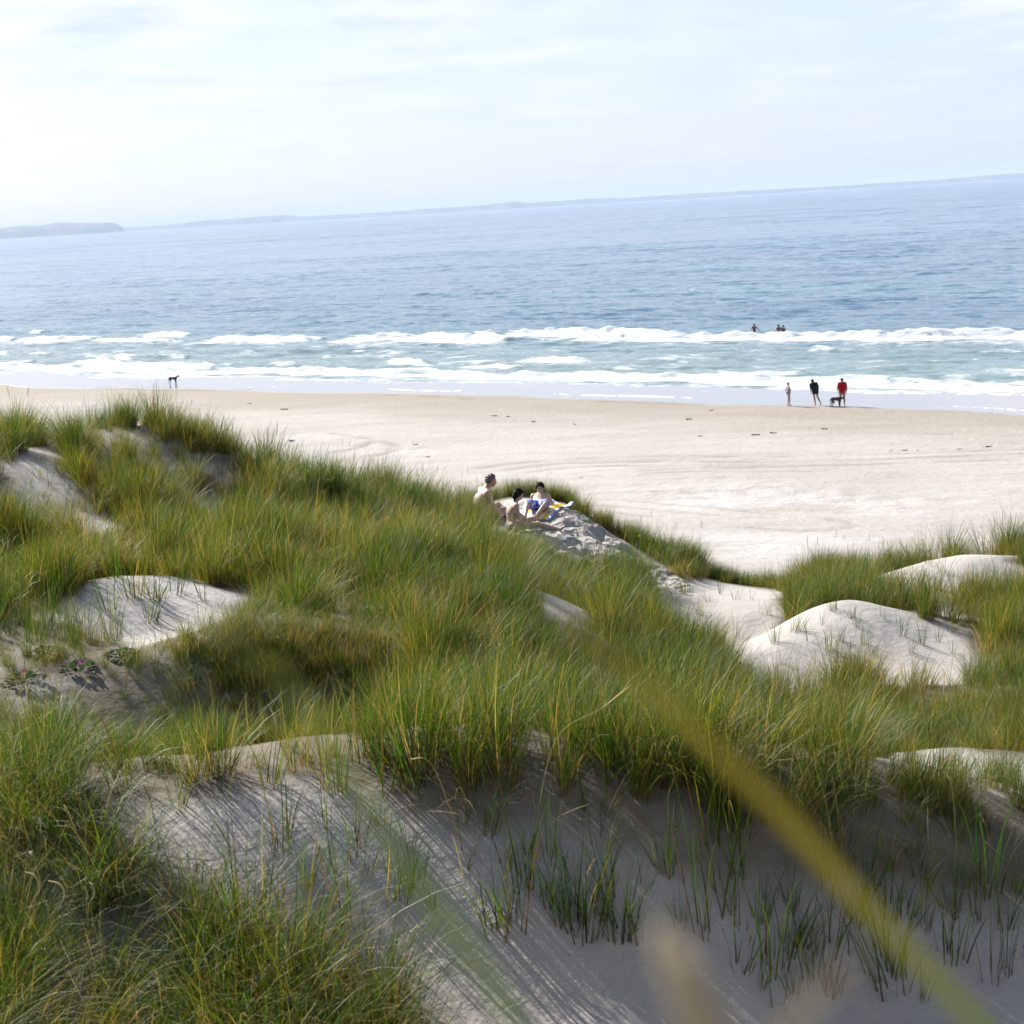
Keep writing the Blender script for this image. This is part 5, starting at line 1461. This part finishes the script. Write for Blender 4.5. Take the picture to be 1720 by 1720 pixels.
# ------------------------------------------------------------------ blades right in front of the lens
def near_material():
    t = NT('near_blade'); col = t.attr('Col', 'Color')
    bs = t.add('ShaderNodeBsdfPrincipled', {'Base Color': col, 'Roughness': 0.5, 'Specular IOR Level': 0.3})
    tl = t.add('ShaderNodeBsdfTranslucent', {'Color': col})
    return t.done(t.add('ShaderNodeMixShader', {0: 0.4, 1: bs.outputs[0], 2: tl.outputs[0]}).outputs[0])
M_NEAR = near_material()
def near_blade(name, pts, width, cols, label, cat, seed_head=False):
    W = [at(*p) for p in pts]
    d0 = un(W[0] - W[1]); low = [W[0]]; cur = W[0].copy(); dd = d0.copy()
    for _ in range(40):            # carry the stem on down to the ground, bending upright
        dd = un(dd + np.array([0, 0.02, -0.10])); cur = cur + dd * 0.05; low.append(cur.copy())
        if cur[2] < float(sheet_z(np.array([cur[0]]), np.array([cur[1]]))[0]) - 0.02: break
    low = low[1:][::-1]; root_ = low[0]
    path = catmull(low[::3] + W, 90)
    n = 90; t = np.linspace(0, 1, n)
    w = width * np.clip(np.minimum(0.55 + t * 1.2, (1 - t) * 6.5), 0.04, 1)
    T_ = np.gradient(path, axis=0); T_ /= np.linalg.norm(T_, axis=1, keepdims=True)
    nrm = np.cross(T_, np.cross(T_, path - CAM)); nrm /= np.linalg.norm(nrm, axis=1, keepdims=True)
    side = np.cross(T_, nrm)
    if seed_head:
        rad = np.where(t > 0.72, width * 0.5 * np.clip(np.sin(np.pi * (0.06 + 0.9 * (t - 0.72) / 0.28)), 0.1, 1) ** 0.5, 0.0014)
        V, F = tube(path, rad, 8); cols_v = np.repeat(np.array([np.interp(t, [0, 1], [cols[0][k], cols[-1][k]]) for k in range(3)]).T, 8, 0)
    else:   # folded leaf: three verts across
        V = np.stack([path - side * (w / 2)[:, None], path + nrm * (w * 0.12)[:, None], path + side * (w / 2)[:, None]], 1).reshape(-1, 3)
        i = (np.arange(n - 1) * 3)
        F = np.concatenate([np.stack([i, i + 1, i + 4, i + 3], 1), np.stack([i + 1, i + 2, i + 5, i + 4], 1)])
        kx = np.linspace(0, 1, len(cols)); cc = np.array([np.interp(t, kx, [c[j] for c in cols]) for j in range(3)]).T
        cols_v = np.repeat(cc, 3, 0)
    o = mesh_obj(name, V - root_, F, M_NEAR); o.location = Vector(root_)
    cattr(o, 'Col', cols_v)
    return tag(o, label, cat)
near_blade('marram_grass', [(1760,1850,.40),(1640,1715,.405),(1460,1530,.415),(1300,1355,.425),(1130,1195,.44),(965,1045,.455),(800,865,.48)], 0.0049,
           [(0.07, 0.12, 0.015)] * 6 + [(0.085, 0.12, 0.014), (0.15, 0.13, 0.012), (0.17, 0.13, 0.012), (0.14, 0.12, 0.015), (0.11, 0.11, 0.02)],
           'long out-of-focus grass blade crossing the right half close to the lens', 'grass')
near_blade('marram_grass', [(900,1800,.38),(820,1640,.385),(700,1480,.39),(600,1330,.40),(500,1170,.41),(400,1075,.42),(330,1010,.44)], 0.0027,
           [(0.07, 0.12, 0.02), (0.075, 0.13, 0.02), (0.09, 0.14, 0.022), (0.11, 0.11, 0.025)],
           'blurred green grass blade close to the lens left of the middle', 'grass')
near_blade('seed_spike', [(1260,1900,.36),(1205,1770,.36),(1160,1670,.365),(1112,1560,.37)], 0.0135, [(0.34, 0.28, 0.17), (0.34, 0.29, 0.19)],
           'blurred tan seed spike close to the lens at the bottom', 'seed spike', True)
near_blade('marram_grass', [(1240,1830,.30),(1330,1715,.305),(1400,1640,.31),(1450,1600,.315)], 0.0036, [(0.26, 0.21, 0.13), (0.30, 0.25, 0.16)],
           'faint blurred straw blade right of the blurred seed spike', 'grass')

# ------------------------------------------------------------------ seaweed on the beach
M_WEED = plain('dry_seaweed', (0.035, 0.028, 0.02), 0.8, 0.2, 0.5, 8)
def weed_mesh(seed):
    rg = np.random.default_rng(seed); Vs, Fs = [], []; off = 0
    for j in range(26):
        a = rg.uniform(0, 6.28); L = rg.uniform(0.10, 0.30); c = np.array([rg.normal(0, 0.10), rg.normal(0, 0.05), 0.0])
        P_ = [c + np.array([math.cos(a) * L * q, math.sin(a) * L * q * 0.6, 0.012 + 0.05 * math.sin(3.1 * q) * rg.uniform(0.4, 1.3)]) for q in (-0.5, 0, 0.5)]
        V, F = tube(catmull(P_, 7), np.full(7, rg.uniform(0.006, 0.016)), 4)
        Vs.append(V); Fs.append(F + off); off += len(V)
    o = mesh_obj('seaweed_clump', np.concatenate(Vs), np.concatenate(Fs), M_WEED, link=False)
    return o
weeds = [weed_mesh(700 + i) for i in range(4)]
wr_ = random.Random(3)
WEED = sorted([(1195,690,1.0),(1157,705,1.35),(1298,728,1.3),(1383,721,1.1),(1175,733,0.8),(1270,731,1.2),(1660,751,1.1),(1610,755,0.7),(1520,757,0.8),(895,709,1.0),(853,700,0.8),(831,699,1.1),(965,713,0.6),(697,747,0.9),(718,768,0.8),(490,741,1.2),(420,678,0.9),(478,688,1.4),(976,803,0.5),(1541,757,0.5),(1497,757,0.5)])
def weed_where(px, py):
    return 'near the group at the water edge' if px > 1100 and py < 712 else ('on the pale sand at the right' if px > 1000 else ('on the sand beyond the sunbathers' if px > 800 else 'on the sand beyond the left ridge'))
for i, (px, py, s_) in enumerate(WEED):
    p = hit(px, py, 40, 130, 0.05)
    o = weeds[i % 4].copy(); o.name = 'seaweed_clump'; COL.objects.link(o)
    o.location = Vector(p); o.rotation_euler = (0, 0, wr_.uniform(-0.5, 0.5)); o.scale = (s_ * 0.72, s_ * 0.7, s_ * 0.75)
    where = weed_where(px, py); same = [q for q in WEED if weed_where(q[0], q[1]) == where]
    tag(o, ordinal(same.index((px, py, s_)), len(same)) + ' of the small dark seaweed clumps ' + where, 'seaweed', 'seaweed ' + where)

# ------------------------------------------------------------------ low leafy plants with pink flowers
M_LEAF = plain('broad_leaf', (0.035, 0.085, 0.012), 0.85, 0.08, 0.4, 20)
M_PINK = plain('pink_petal', (0.55, 0.06, 0.28), 0.6, 0.2)
M_YELLOW = plain('yellow_petal', (0.80, 0.42, 0.02), 0.6, 0.2)
M_WHITE = plain('white_petal', (0.8, 0.8, 0.76), 0.7, 0.2)
def leafy(px, py, sz, flower, label, seed):
    p = hit(px, py, 8, 15, 0.03); rg = np.random.default_rng(seed)
    r = root_at('leafy_plant', p)
    Vs, Fs = [], []; off = 0
    st_path = []
    for j in range(70):
        a = rg.uniform(0, 6.28); d = sz * math.sqrt(rg.uniform(0, 1)); c = np.array([math.cos(a) * d, math.sin(a) * d, 0.02 + 0.16 * sz * 3 * (1 - (d / sz) ** 2) * rg.uniform(0.4, 1.0)])
        dirn = un([math.cos(a + rg.normal(0, .6)), math.sin(a + rg.normal(0, .6)), rg.uniform(0.0, 0.6)]); lat = un(np.cross(dirn, [0, 0, 1])); L = rg.uniform(0.035, 0.06); upn = np.cross(lat, dirn)
        V = np.array([c, c + dirn * L * .35 + lat * L * .3 + upn * .006, c + dirn * L * .35, c + dirn * L * .35 - lat * L * .3 + upn * .006, c + dirn * L * .75 + lat * L * .24 + upn * .004, c + dirn * L * .75, c + dirn * L * .75 - lat * L * .24 + upn * .004, c + dirn * L])
        F = np.array([(0, 1, 2, 2), (0, 2, 3, 3), (1, 4, 5, 2), (2, 5, 6, 3), (4, 7, 5, 5), (5, 7, 6, 6)])
        Vs.append(V); Fs.append(F + off); off += len(V)
    fc = [tuple(dict.fromkeys(f)) for f in np.concatenate(Fs).tolist()]
    me = bpy.data.meshes.new('foliage'); me.from_pydata(np.concatenate(Vs).tolist(), [], fc); me.materials.append(M_LEAF)
    o = bpy.data.objects.new('foliage', me); COL.objects.link(o); o.parent = r
    Vs, Fs, off = [], [], 0
    for j in range(7):
        a = rg.uniform(0, 6.28); e = np.array([math.cos(a) * sz * .8, math.sin(a) * sz * .8, 0.06])
        V, F = tube(catmull([(0, 0, -0.01), e * 0.5 + np.array([0, 0, 0.05]), e], 6), np.full(6, 0.003), 4); Vs.append(V); Fs.append(F + off); off += len(V)
    mesh_obj('stem', np.concatenate(Vs), np.concatenate(Fs), M_LEAF, r)
    if flower:
        V, F = petals(0.024); fl = mesh_obj('flower', V, F, M_PINK, r); fl.location = (0.03, -0.05, 0.16 * sz * 3 + 0.04); fl.rotation_euler = (0.9, 0.1, 0)
    return tag(r, label, 'plant', 'leafy plants on the left ledge')
def petals(rad, n=5):
    Vs, Fs, off = [], [], 0
    for j in range(n):
        a = 2 * math.pi * j / n; d = np.array([math.cos(a), math.sin(a), 0]); l_ = np.array([-math.sin(a), math.cos(a), 0]); z_ = np.array([0, 0, 1.0])
        V = np.array([d * rad * .1, d * rad * .6 + l_ * rad * .42 + z_ * rad * .15, d * rad + z_ * rad * .28, d * rad * .6 - l_ * rad * .42 + z_ * rad * .15])
        Vs.append(V); Fs.append(np.array([(0, 1, 2, 3)]) + off); off += 4
    return np.concatenate(Vs), np.concatenate(Fs)
leafy(40, 1150, 0.17, True, 'low green leafy plant with a pink flower at the left edge', 61)
leafy(133, 1130, 0.13, True, 'low green leafy plant with a dark pink flower beside the brown bank', 62)
leafy(78, 1104, 0.13, False, 'bright green flowerless plant on the sandy ledge at the left', 63)
leafy(205, 1108, 0.12, False, 'small bright green plant below the left sand slope', 64)
def wildflower(px, py, Y, mat, label):
    tip = at(px, py, Y); g0 = np.array([tip[0], tip[1] + 0.02, float(sheet_z(np.array([tip[0]]), np.array([tip[1]]))[0])])
    r = root_at('wildflower', g0)
    V, F = tube(catmull([(0, 0, -0.02), (0.01, 0, (tip[2] - g0[2]) * .5), tip - g0], 8), np.full(8, 0.0022), 4)
    o = mesh_obj('stem', V, F, M_LEAF, r)
    V, F = petals(0.028, 8); f = mesh_obj('flower_head', V, F, mat, r); f.location = Vector(tip - g0); f.rotation_euler = (0.8, 0, 0)
    return tag(r, label, 'flower')
wildflower(1538, 1010, 20.5, M_YELLOW, 'single yellow flower in the grass behind the right dune')
wildflower(1073, 900, 26.6, M_YELLOW, 'yellow flower in the dark grass right of the trampled slope')
wildflower(626, 993, 16.0, M_WHITE, 'white flower in the light grass field below the ridge')
wildflower(670, 1047, 14.4, M_WHITE, 'white flower standing low in the middle of the grass field')

# ------------------------------------------------------------------ a white farm on the far shore
hb = at(447, 375.5, 11570.0); hb[2] = 0.0
r = root_at('farmhouse', hb)
M_LIME = plain('white_lime', (0.8, 0.8, 0.78), 0.9, 0.1); M_ROOFT = plain('farm_roof', (0.62, 0.60, 0.58), 0.9, 0.1)
def boxy(x0, x1, y0, y1, z0, z1):
    V = np.array([(x, y, z) for z in (z0, z1) for y in (y0, y1) for x in (x0, x1)], float)
    return V, np.array([(0, 2, 3, 1), (4, 5, 7, 6), (0, 1, 5, 4), (1, 3, 7, 5), (3, 2, 6, 7), (2, 0, 4, 6)])
V, F = boxy(-22, 22, -6, 6, -1, 6); mesh_obj('wall', V, F, M_LIME, r, smooth_=False)
V = np.array([(-23, -7, 6.02), (23, -7, 6.02), (23, 7, 6.02), (-23, 7, 6.02), (-23, 0, 11), (23, 0, 11)], float)
me = bpy.data.meshes.new('roof'); me.from_pydata(V.tolist(), [], [(0, 1, 5, 4), (2, 3, 4, 5), (0, 4, 3), (1, 2, 5), (0, 3, 2, 1)]); me.materials.append(M_ROOFT)
o = bpy.data.objects.new('roof', me); COL.objects.link(o); o.parent = r
tag(r, 'tiny white farmhouse on the far hazy shore', 'house')

# ------------------------------------------------------------------ haze
def haze_box():
    x0, x1, y0, y1, z0, z1 = -36000, 36000, -36000, 36000, -6, 140
    V = [(x0,y0,z0),(x1,y0,z0),(x1,y1,z0),(x0,y1,z0),(x0,y0,z1),(x1,y0,z1),(x1,y1,z1),(x0,y1,z1)]
    F = [(0,3,2,1),(4,5,6,7),(0,1,5,4),(1,2,6,5),(2,3,7,6),(3,0,4,7)]
    m = bpy.data.materials.new('hazy_air'); m.use_nodes = True
    n, l = m.node_tree.nodes, m.node_tree.links; n.clear()
    o = n.new('ShaderNodeOutputMaterial'); v = n.new('ShaderNodeVolumePrincipled')
    v.inputs['Color'].default_value = (0.55, 0.67, 0.88, 1); v.inputs['Density'].default_value = 0.7e-4
    v.inputs['Anisotropy'].default_value = 0.0
    l.new(v.outputs[0], o.inputs['Volume'])
    ob = mesh_obj('haze', V, F, m, smooth_=False)
    return tag(ob, 'pale haze over the sea', None, None, 'stuff')
haze_box()
